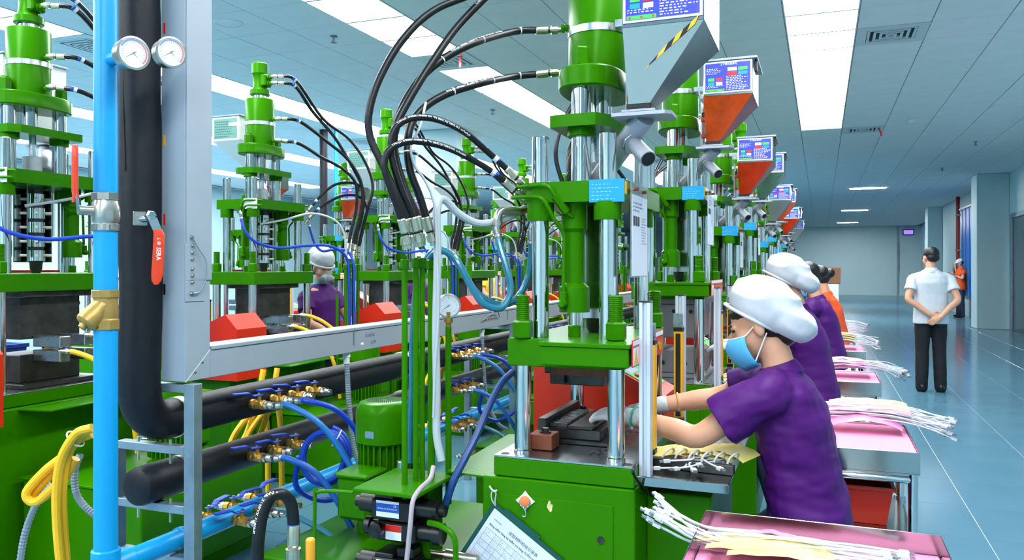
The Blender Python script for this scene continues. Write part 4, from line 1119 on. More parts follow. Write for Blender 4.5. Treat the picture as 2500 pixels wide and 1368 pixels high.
lv.loft([[Vector(p) + Vector((math.cos(a) * .009, math.sin(a) * w_, 0)) for a in [2 * PI * i / 10 for i in range(10)]] for p, w_ in (((-.080, -.029, .022), .014), ((-.078, -.033, .04), .016), ((-.080, -.034, .055), .017), ((-.080, -.034, .15), .018), ((-.080, -.034, .175), .016), ((-.080, -.034, .188), .008))])
obj('lever_grip', lv, REDPL, t)
t = thing('pipe_strainer', 'bronze y shaped strainer on the blue upright pipe', 'strainer', (XB, YB, 1.315), .84)
obj('body', MB().lathe([(.037, -.055), (.0375, -.03), (.0345, -.026), (.036, -.005), (.033, .02), (.034, .035), (.0335, .04)], (0, 0, 0), (0, 0, 1), 24), BRONZE, t)
obj('hex_collar', MB().lathe([(.036, .036), (.0395, .038), (.0395, .058), (.036, .060)], (0, 0, 0), (0, 0, 1), 8, .3), BRONZE, t, ang=20)
obj('hex_collar', MB().lathe([(.036, -.060), (.0395, -.058), (.0395, -.034), (.036, -.032)], (0, 0, 0), (0, 0, 1), 8, .3), BRONZE, t, ang=20)
obj('strainer_leg', MB().lathe([(.030, 0), (.0315, .05), (.034, .056), (.034, .085), (.028, .092), (.012, .094), (.012, .106), (0, .106)], (.005, 0, .025), (-.72, -.25, -.80), 24), BRONZE, t)
# valve on the insulated riser: slit in the foam, stem and red lever
t = thing('ball_valve', 'red lever valve handle on the black insulated upright pipe', 'valve', (XP, 1.99, 1.60), .80)
obj('exposed_body', MB().box(-.02, .022, -.070, -.055, -.024, .022, .003), NICKEL, t)
obj('stem', MB().cyl((.005, -.065, -.004), (.032, -.105, -.004), .010, n=12), STEEL, t)
obj('stem_nut', MB().lathe([(.017, 0), (.017, .018), (.011, .02), (.011, .03)], (.028, -.10, .005), (.3, -.9, .1), 6), CHROME, t, ang=20)
hl = MB(); hl.loft([[Vector(p) + Vector((s_ * .014, 0, 0)) + Vector((0, dy, 0)) for s_, dy in ((-1, -.002), (1, -.002), (1, .002), (-1, .002))] for p in ((.036, -.118, .0), (.045, -.122, -.025), (.055, -.128, -.05), (.055, -.128, -.10))])
obj('lever', hl, CHROME, t)
lv = MB(); lv.loft([[Vector(p) + Vector((math.cos(a) * w_, math.sin(a) * .007, 0)) for a in [2 * PI * i / 10 for i in range(10)]] for p, w_ in (((.051, -.127, -.038), .014), ((.0555, -.129, -.052), .016), ((.055, -.129, -.08), .0165), ((.050, -.129, -.18), .017), ((.048, -.129, -.20), .014), ((.047, -.129, -.212), .006))])
obj('lever_grip', lv, REDPL, t)
q = MB(); put_text(q, 'SERA', (.0535, -.1365, -.115), (0, 0, -1), (1, 0, 0), .018, .02); put_text(q, '⊥ Ⓡ', (.0545, -.1365, -.075), (0, 0, -1), (1, 0, 0), .012, .02)
obj('lever_print', q, WHITEINK, t, fix=False)
# two thermometers
g1 = gauge('dial_gauge', 'steel dial gauge on the blue upright pipe', atD(325, 130, 2.30), (1.1, -.39, -.03), .047, True, 215)
g2 = gauge('dial_gauge', 'steel dial gauge between black pipe and grey trunking', atD(417, 128, 2.42), (1.05, -.45, -.03), .046, True, 215)
obj('stem', MB().cyl((-.025, .035, 0), (-.07, .10, 0), .012, n=12), mat('dark_red_sleeve', (120, 14, 16), .5), g2)

# ------------------------------------------------------------------ grey cable trunking
t = thing('cable_trunking', 'grey painted cable trunking, upright leg and long horizontal run', 'cable trunking', (-1.93, 2.03, 0))
obj('upright_body', MB().box(-.10, 0, 0, .115, 1.068, CEIL - .001, .002), TRUNK, t)
obj('upright_cover', MB().box(0, .004, .004, .119, 1.40, CEIL - .001, .001), TRUNK, t)
obj('run_body', MB().box(-.10, 0, .1152, Y_END, 1.068, 1.162, .002), TRUNK, t)
obj('run_lid', MB().box(-.103, .004, .119, Y_END, 1.162, 1.176, .002), TRUNK, t)
obj('joint_plate', MB().box(0, .003, -.001, .085, 1.33, 1.52, .001), TRUNK, t)
obj('mitre_seam', MB().add([(.0012, .0, 1.07), (.0012, .112, 1.166), (.0012, .115, 1.163), (.0012, .003, 1.067)], [(0, 1, 2, 3)]), mat('seam_pale', (214, 222, 228), .4), t)
for (yy, zz) in ((.045, 1.095), (.078, 1.125)): obj('rivet', MB().lathe([(.0045, 0), (.004, .002), (0, .003)], (.0005, yy, zz), (1, 0, 0), 10), CHROME, t)
for zz in (1.542, 1.515, 1.492, 1.47, 1.438, 1.416, 1.394, 1.357): obj('cover_screw', MB().lathe([(.007, 0), (.007, .002), (.0045, .0025), (.0045, .008), (0, .009)], (.0032, .028 if zz not in (1.542, 1.357) else .024, zz), (1, 0, 0), 10), CHROME, t)
obj('earth_strap', MB().tube([(.008, .026, 1.542), (.015, .05, 1.50), (.02, .075, 1.46), (.02, .072, 1.40), (.012, .05, 1.362), (.008, .024, 1.357)], .0028, 8), GALV, t)
for zz, mm in ((2.23, LABELRED), (1.86, YELLOW), (1.60, LABELRED), (1.37, BLACKPL)):
    obj('slot', MB().box(-.090, -.082, -.0008, .0005, zz - .018, zz + .018), mm, t)
yy = 1.15
seams = [1.0, 2.85, 4.9, 6.7, 8.5]
for yy in seams: obj('lid_joint', MB().box(-.1035, .0048, yy, yy + .004, 1.10, 1.1768, .0005), GALV, t)
q = MB(); put_text(q, 'B-SAP06', (.0008, 1.14, 1.132), (0, 1, 0), (0, 0, 1), .023, .0); put_text(q, '# 09', (.0008, 1.17, 1.098), (0, 1, 0), (0, 0, 1), .024, .0)
obj('marker_writing', q, BLUEPEN, t, fix=False)
obj('white_tag', MB().box(.0003, .001, 1.06, 1.085, 1.094, 1.104), WHITEINK, t)
q = MB()
for k in range(6): q.lathe([(.007, 0), (.007, .002), (.0045, .0025), (.0045, .009)], (.0005, 2.47 + k * .035, 1.125), (1, 0, 0), 8)
obj('joint_screws', q, CHROME, t)
obj('earth_strap', MB().tube([(.01, 2.42, 1.12), (.02, 2.5, 1.15), (.02, 2.62, 1.17), (.01, 2.70, 1.125)], .003, 8), GALV, t)
for k, yy in enumerate((.985, 2.49, 4.3)):
    simple_hose('flexible_conduit', 'grey ridged flexible conduit dropping from the trunking, %s from the front' % ORD[k], [(-1.955, 2.03 + yy, 1.066), (-1.95, 2.03 + yy, .95), (-1.945, 2.04 + yy, .8), (-1.93, 2.06 + yy, .62), (-1.86, 2.10 + yy, .46), (-1.7, 2.12 + yy, .42)], .0115, GREYCON, cat='conduit', ridged=True, n=8, group='flexible conduits')
    tag(obj('conduit_gland', MB().lathe([(.017, 0), (.017, .02), (.014, .022), (.014, .05)], (-1.955, 2.03 + yy, 1.0675), (0, 0, -1), 10), WHITEPL), 'white conduit gland under the grey trunking, %s from the front' % ORD[k], 'gland', 'conduit glands')
# ------------------------------------------------------------------ rack frames
for k, yy in enumerate((2.05, 4.95, 7.85, 10.75)):
    t = thing('rack_frame', ['galvanised steel rack frame with two posts under the near end of the pipes', 'galvanised steel rack frame standing behind the green riser tubes', 'galvanised steel rack frame, third along the pipe rack', 'galvanised steel rack frame, farthest along the pipe rack'][k], 'rack frame', (0, yy, 0), 0, 'pipe rack frames')
    for x in (-1.915, -2.245):
        p = obj('post', MB().box(x - .021, x + .021, -.02, .02, 0, 1.062 if x > -2 else .84, .002), GALV, t)
    for z in (1.045, .842, .648, .48): obj('cross_bar', MB().box(-2.224, -1.937, -.018, .018, z - .014, z + .014, .002), GALV, t)
    for z in (.842, .648):
        for x in (-2.15, -2.01): obj('u_bolt_end', MB().cyl((x, .0, z - .05), (x, .0, z + .03), .005, n=8), MATS['zinc_strap'], t)
# steel pipe below and cable channel
t = thing('steel_pipe', 'grey steel pipe running lowest along the rack', 'pipe', (-1.80, 2.3, .36))
obj('run', MB().cyl((0, 0, 0), (0, 12, 0), .034, n=20), mat('weathered_grey_pipe', (150, 160, 168), .45, .3, .15, 10), t)
for yy in (.4, 2.2, 4.0): obj('joint_collar', MB().lathe([(.035, -.03), (.042, -.028), (.042, .028), (.035, .03)], (0, yy, 0), (0, 1, 0), 20), MATS['weathered_grey_pipe'], t)

# ------------------------------------------------------------------ brass valves with blue levers
def build_valve(turn):
    t = thing('brass_valve', 'x', 'valve')
    obj('body', MB().lathe([(.014, 0), (.014, .012), (.019, .012), (.019, .03), (.015, .033), (.018, .045), (.018, .055), (.015, .065), (.019, .068), (.019, .085), (.013, .087)], (0, 0, 0), (1, 0, 0), 8), BRASS, t)
    obj('union', MB().lathe([(.012, .085), (.017, .088), (.017, .102), (.012, .104), (.014, .108), (.011, .112), (.014, .116), (.011, .12), (.011, .13)], (0, 0, 0), (1, 0, 0), 10), NICKEL, t)
    obj('stem', MB().cyl((.05, 0, .012), (.05, 0, .034), .008, n=10), BRASS, t)
    hd = MB(); M_ = Matrix.Translation((.05, 0, .034)) @ Matrix.Rotation(turn, 4, 'Z')
    hd.box(-.014, .030, -.010, .010, 0, .004, .001, M_)
    hd.loft([[M_ @ Vector((x, y, z)) for y, z in ((-.012, zz), (.012, zz), (.012, zz + .005), (-.012, zz + .005))] for x, zz in ((.03, .0), (.045, .012), (.10, .014), (.108, .014))])
    obj('lever', hd, BLUEH, t)
    obj('nut', MB().lathe([(.006, .038), (.006, .044), (0, .045)], (.05, 0, 0), (0, 0, 1), 6), STEEL, t)
    return t
vp = [tree_of(build_valve(a)) for a in (-1.75, -1.6, -1.95)]
used = [False] * 3
def valve(n_, loc, rz, label, tilt=0.0):
    if not used[n_]: o = vp[n_][0]; used[n_] = True
    else: o = copy_tree(vp[n_])
    o.location = loc; o.rotation_euler = (tilt, 0, rz)
    tag(o, label, 'valve', 'brass valves with blue levers')
    return o
LINES = [('upper black pipe', XP + .066, .925), ('lower black pipe', XP + .058, .727), ('blue pipe', XB + .033, .535), ('steel pipe', -1.80 + .034, .36)]
for cl in range(4):
    for ln, (nm, x, z) in enumerate(LINES):
        cnt = (4, 3, 3, 2)[ln]
        for q in range(cnt):
            yy = 2.46 + .115 * q + 1.76 * cl + (0, 0, -.15, .05)[ln]
            wh = 'nearest cluster' if cl == 0 else ORD[cl] + ' cluster'
            valve((q + cl) % 3, (x - .012, yy, z), -.12 + .05 * q, 'blue lever brass valve on the %s, %s in the %s' % (nm, ORD[q], wh))
    for ln in (2, 3):
        nm, x, z = LINES[ln]; x = (XB - .033) if ln == 2 else (-1.80 - .034)
        for q in range(3 if ln == 2 else 2):
            yy = 2.30 + .13 * q + 1.76 * cl + (0.1 if ln == 3 else 0)
            wh = 'nearest cluster' if cl == 0 else ORD[cl] + ' cluster'
            valve((q + cl + 1) % 3, (x + .012, yy, z), PI + .1, 'blue lever brass valve behind the %s, %s in the %s' % (nm, ORD[q], wh))
# rack hoses fed from the valves
V0p = lambda ln, q, cl=0: Vector((LINES[ln][1] + .115, 2.46 + .115 * q + 1.76 * cl + (0, 0, -.15, .05)[ln], LINES[ln][2]))
for cl in range(3):
    o_ = Vector((0, 1.76 * cl, 0)); nm = 'nearest cluster' if cl == 0 else ORD[cl] + ' cluster'
    a = V0p(0, 0, cl)
    simple_hose('water_hose', 'light blue water hose arching from the upper pipe valve of the ' + nm, [a, a + Vector((.05, .01, 0)), a + Vector((.16, .05, -.07)), a + Vector((.26, .09, -.22)), a + Vector((.36, .10, -.38)), a + Vector((.47, .05, -.48)), a + Vector((.58, .0, -.50))], .0115, SKYHOSE, ends=[0], group='rack water hoses')
    a = V0p(0, 1, cl)
    simple_hose('water_hose', 'royal blue water hose from the second upper valve of the ' + nm, [a, a + Vector((.05, .01, 0)), a + Vector((.13, .08, -.04)), a + Vector((.18, .15, -.14)), a + Vector((.19, .18, -.26)), a + Vector((.16, .16, -.36)), a + Vector((.08, .08, -.40)), a + Vector((.02, -.02, -.33)), a + Vector((.05, -.05, -.2))], .011, BLUEHOSE, ends=[0], group='rack water hoses')
    a = V0p(1, 0, cl)
    simple_hose('water_hose', 'mid blue water hose falling from the lower pipe valve of the ' + nm, [a, a + Vector((.05, .01, 0)), a + Vector((.14, .05, -.05)), a + Vector((.22, .08, -.16)), a + Vector((.30, .10, -.30)), a + Vector((.42, .10, -.40)), a + Vector((.55, .05, -.42))], .0115, mat('mid_blue_hose', (22, 92, 180), .33), ends=[0], group='rack water hoses')
    a = V0p(2, 1, cl)
    simple_hose('water_hose', 'dark teal water hose sagging from the blue pipe valve of the ' + nm, [a, a + Vector((.05, 0, 0)), a + Vector((.18, .03, -.06)), a + Vector((.34, .02, -.14)), a + Vector((.50, -.02, -.13)), a + Vector((.62, -.05, -.06))], .0105, TEALHOSE, ends=[0], group='rack water hoses')
# coil of blue hose tied to the royal blue hose
cpos = atX(792, 1120, -1.76)
t = thing('hose_coil', 'coil of royal blue hose tied with a white cable tie below the black pipes', 'hose coil', cpos)
pts = []; rt = Vector((.85, .52, 0)); bk = Vector((-.52, .85, 0))
for k in range(0, 62):
    a = k * .33; rr = .076 + .007 * math.sin(k * .23) + .0002 * k
    pts.append(rt * math.cos(a) * rr + Vector((0, 0, 1)) * math.sin(a) * rr * 1.15 + bk * (k * .0009 + .012 * math.sin(a)))
obj('coiled_hose', MB().tube(pts, .0105, 10, 3), BLUEHOSE, t)
obj('cable_tie', MB().torus(rt * .045 + Vector((0, 0, .072)) + bk * .02, rt + Vector((0, 0, -.6)), .034, .0025), WHITEPL, t)
# black pressure hose arch at the bottom with its print
Pb = catmull([atD(*q) for q in ((628, 1420, 2.15), (630, 1330, 2.15), (640, 1260, 2.16), (660, 1215, 2.17), (690, 1207, 2.18), (710, 1230, 2.19), (716, 1270, 2.19), (716, 1290, 2.19))], 8)
c0 = Pb[0].copy(); Pl = [p - c0 for p in Pb]
t = thing('pressure_hose', 'thick black pressure hose bent in an arch at the bottom, white print', 'hose', c0)
obj('rubber_hose', MB().tube(Pl, .0165, 14, raw=True), RUBBER, t)
obj('crimp', MB().lathe([(.017, -.01), (.0178, -.008), (.0178, .045), (.0145, .05), (.0145, .055), (.021, .056), (.021, .085), (.017, .09), (.023, .092), (.023, .12), (.018, .125), (.018, .2)], Pl[-1], (0, 0, -1), 12), PLATED, t, ang=25)
obj('white_band', MB().lathe([(.0172, 0), (.0172, .006)], Pl[-1], (0, 0, -1), 12), WHITEPL, t)
obj('blue_band', MB().lathe([(.0172, -.001), (.0172, -.012)], Pl[-1], (0, 0, -1), 12), VALVELAB, t)
obj('hose_print', hose_text(Pl, .0165, '" WP 215BAR 3100PSI', .25, .013, Vector((-.35, -1, .1)), True), WHITEINK, t, fix=False)
# yellow and grey hoses hanging on the left unit
for k, (dx, lab) in enumerate(((0, 'outermost'), (.028, 'second'), (.056, 'third'), (.084, 'innermost'))):
    q = [(225, 1045), (186 + k * 8, 1060 + k * 6), (150 + k * 12, 1120), (138 + k * 14, 1200), (140 + k * 15, 1290), (150 + k * 14, 1400)] if k < 2 else [(225, 1060), (190 - (k - 2) * 5, 1075), (160 - (k - 2) * 8, 1110 + (k - 2) * 14), (110, 1150 + (k - 2) * 22), (64 + (k - 2) * 14, 1205 + (k - 2) * 6), (90, 1225), (150, 1170 + (k - 2) * 10), (185, 1120)]
    simple_hose('mould_hose', lab + ' thick yellow hose of the bundle hanging beside the blue upright pipe', [atD(u, v, 2.75 + .03 * k) for u, v in q], .0155, YELHOSE, group='yellow hose bundle')
tag(obj('cable_tie', MB().torus(atD(184, 1072, 2.79), (.8, .3, .8), .034, .003), WHITEPL), 'white cable tie binding the yellow hose bundle', 'cable tie')
simple_hose('flexible_conduit', 'grey ridged conduit hanging at the bottom left corner', [atD(u, v, 2.95) for u, v in ((130, 1180), (90, 1230), (65, 1290), (52, 1350), (46, 1420))], .013, GREYCON, cat='conduit', ridged=True, n=8)
simple_hose('flexible_conduit', 'grey ridged conduit curving beside the lower end of the blue upright pipe', [atD(u, v, 3.0) for u, v in ((196, 1110), (183, 1150), (185, 1200), (205, 1235), (245, 1265), (300, 1275))], .013, GREYCON, cat='conduit', ridged=True, n=8)
for cl in range(3):
    for k in range(2):
        b = Vector((-2.36 + .03 * k, 2.86 + 1.78 * cl + .06 * k, 0))
        simple_hose('mould_hose', '%s yellow hose looped behind the lower black pipe, %s loop along the rack' % (('outer', 'inner')[k], ORD[cl]), [b + Vector((0, .1, .98)), b + Vector((0, .06, .85)), b + Vector((.02, -.05, .70)), b + Vector((.03, -.16, .66)), b + Vector((.02, -.10, .74)), b + Vector((0, .08, .82)), b + Vector((-.02, .15, .7)), b + Vector((-.02, .16, .4))], .013, YELHOSE, group='yellow hoses behind the rack')
tag(obj('orange_stopper', MB().lathe([(.011, 0), (.013, .004), (.013, .09), (.010, .094)], atD(758, 1400, 2.15), (0, 0, 1), 14), mat('amber_plastic', (250, 166, 40), .35)), 'small amber plastic stopper upright at the bottom edge', 'stopper')
# far riser pair
tag(obj('insulated_pipe', MB().cyl((-7.5, 10.9, 0), (-7.5, 10.9, CEIL), .066, n=20), FOAMPIPE), 'distant black insulated riser pipe behind the left machines', 'pipe')
tag(obj('water_pipe', MB().cyl((-7.3, 10.95, 0), (-7.3, 10.95, CEIL), .0335, n=18), BLUEPVC), 'distant blue riser pipe behind the left machines', 'pipe')

# plastic boxes on the shelves of the left row
BLUEBOX = mat('blue_box_plastic', (60, 100, 220), .4)
for k in range(5):
    for j, (dx, dy, w_, d_, h_) in enumerate(((-.36, .02, .10, .13, .22), (-.36, .32, .09, .10, .16))):
        t = thing('storage_box', '%s blue plastic box on the shelf of the %s machine of the left row' % (('larger', 'smaller')[j], ORD[k]), 'box', (ROW_B + dx, 2.92 + PITCH * k + dy, .8125), 0, 'blue boxes in the left row')
        obj('box_wall', MB().loft([[(sx * a, sy * b, z) for sx, sy in ((-1, -1), (1, -1), (1, 1), (-1, 1))] for a, b, z in ((w_ * .88, d_ * .88, 0), (w_, d_, h_), (w_ - .004, d_ - .004, h_), (w_ * .86, d_ * .86, .006))]), BLUEBOX, t)
        obj('box_rim', MB().loft([[(sx * a, sy * b, z) for sx, sy in ((-1, -1), (1, -1), (1, 1), (-1, 1))] for a, b, z in ((w_ + .001, d_ + .001, h_ - .02), (w_ + .008, d_ + .008, h_ - .018), (w_ + .008, d_ + .008, h_ + .002), (w_ - .004, d_ - .004, h_ + .002))], caps=False), BLUEBOX, t)
# ------------------------------------------------------------------ things on and around the nearest machine
YF = 2.306
cl0 = atY(1207, 1243, YF - .008)
t = thing('clipboard', 'dark green clipboard with printed check sheet hanging slantwise on the nearest machine', 'clipboard', cl0)
ang = math.radians(-33.5)
xd = Vector((math.cos(ang), 0, math.sin(ang))); yd = Vector((-math.sin(ang), 0, math.cos(ang)))
def pl(m, a0, a1, b0, b1, y0, y1):
    vs_ = [xd * a + yd * b + Vector((0, y, 0)) for a in (a0, a1) for b in (b0, b1) for y in (y0, y1)]
    m.add(vs_, [(0, 1, 3, 2), (4, 6, 7, 5), (0, 4, 5, 1), (2, 3, 7, 6), (0, 2, 6, 4), (1, 5, 7, 3)]); return m
obj('board', pl(MB(), -.014, .262, -.36, .018, -.002, .002), DARKGREEN, t)
obj('board_pocket', pl(MB(), .03, .165, .018, .027, -.002, .001), DARKGREEN, t)
sh_ = obj('sheet', pl(MB(), 0, .25, -.345, .004, -.0045, -.003), PAPER, t)
q = MB(); q2 = MB(); Yp = -.005
def lbl(m, a, b, body, s, bold=0.0): put_text(m, body, xd * a + yd * b + Vector((0, Yp, 0)), xd, yd, s, bold)
lbl(q, .135, -.028, '成型材料检验记录表', .0125); lbl(q, .135, -.046, 'Bảng kiểm hàng kỳ kiểm tra hàng TUẦN thành hình đầu giờ', .0098, .012)
lbl(q, .032, -.024, 'LUXSHARE', .006)
for b in [-.062 - .021 * k for k in range(14)]: pl(q2, .012, .238, b, b + .0007, Yp, Yp + .0004)
for a in (.012, .048, .072, .098, .125, .15, .178, .205, .238): pl(q2, a, a + .0007, -.335, -.062, Yp, Yp + .0004)
rg = random.Random(21)
for r_ in range(13):
    for c_, a in enumerate((.016, .052, .076, .102, .129, .154, .182, .209)):
        if rg.random() < .6: put_bars(q, xd * a + yd * (-.071 - .021 * r_) + Vector((0, Yp, 0)), xd, yd, .017, rg.choice((1, 2)), .007, .0022, rg)
obj('sheet_print', q, INK, t, fix=False); obj('sheet_grid', q2, PAPERPRINT, t)
st = thing('cord_loop', 'white cord loop holding the clipboard to the nearest machine', 'cord', cl0)
obj('cord', MB().tube([(.004, -.004, .012), (-.006, -.006, .03), (-.008, -.004, .05), (0, -.002, .058), (.008, -.006, .05), (.006, -.008, .03), (.006, -.005, .012)], .0022, 8), WRAP, st)
obj('knot', MB().tube([(-.018, 0.004, .068), (-.006, -.004, .06), (.006, -.006, .056), (.010, -.004, .062)], .0032, 8), WRAP, st)
hk = thing('adhesive_hook', 'white diamond adhesive hook with orange button on the nearest machine', 'hook', atY(1283, 1223, YF))
dm = []
for k in range(4):
    a = k * PI / 2
    for j in range(-2, 3):
        b = a + j * .16; rr = .031 / (1 + 1.1 * abs(j) * .16)
        dm.append((math.cos(b) * rr, math.sin(b) * rr))
obj('base_plate', MB().prism(dm, 0, .004, Matrix(((1, 0, 0, 0), (0, 0, -1, 0), (0, 1, 0, 0), (0, 0, 0, 1)))), WHITEPL, hk)
obj('orange_button', MB().lathe([(.0165, .004), (.016, .009), (.013, .0105), (0, .011)], (0, 0, 0), (0, -1, 0), 24), mat('orange_button', (246, 132, 72), .35), hk)
obj('wire_hook', MB().tube([(-.017, -.006, .002), (-.014, -.007, -.012), (-.004, -.008, -.019), (.003, -.009, -.03), (.004, -.010, -.044), (-.003, -.013, -.046), (-.006, -.014, -.040)], .0022, 8), CHROME, hk)
obj('wire_hook', MB().tube([(.017, -.006, .004), (.015, -.007, -.010), (.006, -.008, -.019), (.004, -.009, -.032)], .0022, 8), CHROME, hk)
pc = MB(); rg = random.Random(2); rim = []
for k in range(18):
    a = 2 * PI * k / 18; rr = .010 * rg.uniform(.7, 1.25); rim.append((math.cos(a) * rr * .8, math.sin(a) * rr * 1.5))
pc.prism(rim, 0, .0008, Matrix.Translation(atY(1342, 1237, YF)) @ Matrix(((1, 0, 0, 0), (0, 0, -1, 0), (0, 1, 0, 0), (0, 0, 0, 1))))
tag(obj('glue_residue', pc, mat('cream_glue', (226, 206, 150), .8, 0, .2, 60)), 'small cream glue residue spot on the nearest machine base', 'residue')
simple_hose('power_cable', 'short black cable under the stainless work shelf of the nearest machine', [atD(*q) for q in ((1552, 1140, 2.32), (1545, 1152, 2.28), (1556, 1172, 2.34), (1576, 1196, 2.42), (1592, 1212, 2.47))], .0045, BLACKPL, cat='cable')

# ------------------------------------------------------------------ usb cables, sheets, trays and trolleys
CABLEM = mat('white_cable', (212, 215, 220), .35)
PLUGM = mat('plug_metal', (176, 180, 186), .25, .9)
PINKFOAM = mat('pink_foam', (250, 150, 194), .85, 0, .12, 160, .5, 260)
PINKFILM = mat('pink_film', (246, 150, 206), .3, 0, .05, 6)
YELSHEET = mat('cream_yellow_sheet', (240, 222, 130), .5, 0, .06, 5)
def cable_mesh(rng, L_, over_l, over_r, spread):
    """one cable lying along +x with plugs on both ends, local origin at its middle"""
    n = 7
    y0 = rng.uniform(-spread * .4, spread * .4)
    ph = rng.uniform(0, 6)
    pts = []
    for k in range(n):
        f = k / (n - 1); x = (f - .5) * L_
        e_ = abs(f - .5) * 2
        y = y0 * (1 - e_) + math.sin(ph + f * 4) * .012 + e_ ** 3 * rng.uniform(-spread, spread)
        zz = .004 + .012 * (1 - e_ ** 2) + e_ ** 3 * (over_l if f < .5 else over_r) * rng.uniform(.2, 1)
        pts.append(Vector((x, y, zz)))
    return catmull(pts, 3)
def make_cables(count, base, L_, rz, spread, hgt, over_l, over_r, label, group, seed, r=.0024):
    rng = random.Random(seed); kinds = []
    for k in range(min(5, count)):
        P = cable_mesh(rng, L_, over_l, over_r, spread)
        a = obj('cord', MB().tube(P, r, 6, raw=True), CABLEM)
        prt = [a]
        for p, d in ((P[0], P[0] - P[1]), (P[-1], P[-1] - P[-2])):
            d = d.normalized(); up = Vector((0, 0, 1)); sd = d.cross(up).normalized(); u2 = sd.cross(d)
            def bx(m, a0, a1, w_, h_): 
                m.add([p + d * aa + sd * ss * w_ + u2 * hh * h_ for aa in (a0, a1) for ss in (-1, 1) for hh in (-1, 1)], [(0, 1, 3, 2), (4, 6, 7, 5), (0, 4, 5, 1), (2, 3, 7, 6), (0, 2, 6, 4), (1, 5, 7, 3)]); return m
            prt.append(obj('plug_grip', bx(MB(), -.001, .019, .0078, .0042), CABLEM))
            prt.append(obj('plug_tip', bx(MB(), .019, .032, .0062, .0025), PLUGM))
        kinds.append(prt)
    for k in range(count):
        t = thing('usb_cable', label, 'cable', Vector(base) + Vector((rng.uniform(-.02, .02), rng.uniform(-spread, spread), hgt * (k % 6) / 6)), rz + rng.uniform(-.2, .2), group)
        src = kinds[k % len(kinds)]
        for a in src:
            if k < len(kinds): a.parent = t
            else:
                c = a.copy(); COL.objects.link(c); c.parent = t
        
def sheet(name, label, c, w_, d_, bend, m, rz=0.0, group=None, tilt=0.0, curl=0.0):
    mb = MB(); n = 8; th = .0012
    secs = []
    for k in range(n + 1):
        f = k / n - .5
        z = bend * (1 - (2 * f) ** 2) + curl * max(0, f) ** 2 + .002 * math.sin(k * 2.1)
        secs.append([(f * w_, -d_ / 2, z), (f * w_, d_ / 2, z + tilt), (f * w_, d_ / 2, z + tilt + th), (f * w_, -d_ / 2, z + th)])
    mb.loft(secs)
    return tag(obj(name, mb, m, loc=c, rz=rz), label, 'sheet', group)
def trolley(label, x0, x1, y0, y1, z, traylabel, foamlabel, inner):
    t = thing('trolley', label, 'trolley', ((x0 + x1) / 2, (y0 + y1) / 2, 0))
    hx_, hy_ = (x1 - x0) / 2 - .02, (y1 - y0) / 2 - .02
    for sx in (-1, 1):
        for sy in (-1, 1):
            l = obj('leg', MB().cyl((sx * hx_, sy * hy_, .09), (sx * hx_, sy * hy_, z - .075), .0155, n=14), CHROME, t)
            obj('joint_sleeve', MB().cyl((sx * hx_, sy * hy_, .50), (sx * hx_, sy * hy_, .56), .021, n=14), STEEL, l)
            obj('caster', MB().lathe([(.02, -.012), (.036, -.012), (.036, .012), (.02, .012)], (sx * hx_, sy * hy_, .036), (1, 0, 0), 18), RUBBER, l)
            obj('caster_fork', MB().box(sx * hx_ - .016, sx * hx_ + .016, sy * hy_ - .014, sy * hy_ + .014, .068, .092, .003), STEEL, l)
    for zz in (.53, z - .095):
        for s in (-1, 1):
            obj('rail', MB().cyl((-hx_, s * hy_, zz), (hx_, s * hy_, zz), .0135, n=12), CHROME, t)
            obj('rail', MB().cyl((s * hx_, -hy_, zz), (s * hx_, hy_, zz), .0135, n=12), CHROME, t)
    obj('lower_shelf', MB().box(-hx_, hx_, -hy_, hy_, .545, .551, .001), INOX, t)
    obj('upper_shelf', MB().box(-hx_ - .01, hx_ + .01, -hy_ - .01, hy_ + .01, z - .082, z - .0755, .001), INOX, t)
    tr = thing('tray', traylabel, 'tray', ((x0 + x1) / 2, (y0 + y1) / 2, z))
    a, b = (x1 - x0) / 2, (y1 - y0) / 2; h = .0745; e_ = .003; sp = .0
    obj('tray_floor', MB().box(-a, a, -b, b, -h, -h + e_), INOX, tr)
    for n_, bx in (('tray_wall', (-a, a, -b, -b + e_)), ('tray_wall', (-a, a, b - e_, b)), ('tray_wall', (-a, -a + e_, -b + e_, b - e_)), ('tray_wall', (a - e_, a, -b + e_, b - e_))):
        obj(n_, MB().box(*bx, -h + e_, 0, .001), INOX, tr)
    f = obj('foam_sheet', MB().box(-a + .004, a - .004, -b + .004, b - .004, -h + e_ + .0005, -h + e_ + inner, .004), PINKFOAM, loc=((x0 + x1) / 2, (y0 + y1) / 2, z))
    tag(f, foamlabel, 'foam sheet')
    return t
trolley('stainless trolley at the lower right corner nearest the camera', -.285, .268, 1.62, 2.15, .80, 'stainless tray on the trolley nearest the camera, lower right', 'pink foam sheet lining the nearest tray', .022)
trolley('stainless trolley directly behind the nearest seated worker', -.12, .304, 2.93, 3.44, .83, 'stainless tray on the trolley behind the nearest worker', 'pink foam sheet lining the tray behind the nearest worker', .066)
trolley('stainless trolley behind the second seated worker', -.12, .304, 4.72, 5.22, .82, 'stainless tray on the trolley behind the second worker', 'pink foam sheet lining the tray behind the second worker', .066)
trolley('stainless trolley behind the third worker of the row', -.10, .31, 6.45, 6.95, .82, 'stainless tray behind the third worker of the row', 'pink foam sheet lining the tray behind the third worker', .066)
trolley('stainless trolley behind the orange shirted worker', -.05, .31, 8.1, 8.6, .82, 'stainless tray on the trolley behind the orange shirted worker', 'pink foam sheet in the tray behind the orange shirted worker', .066)
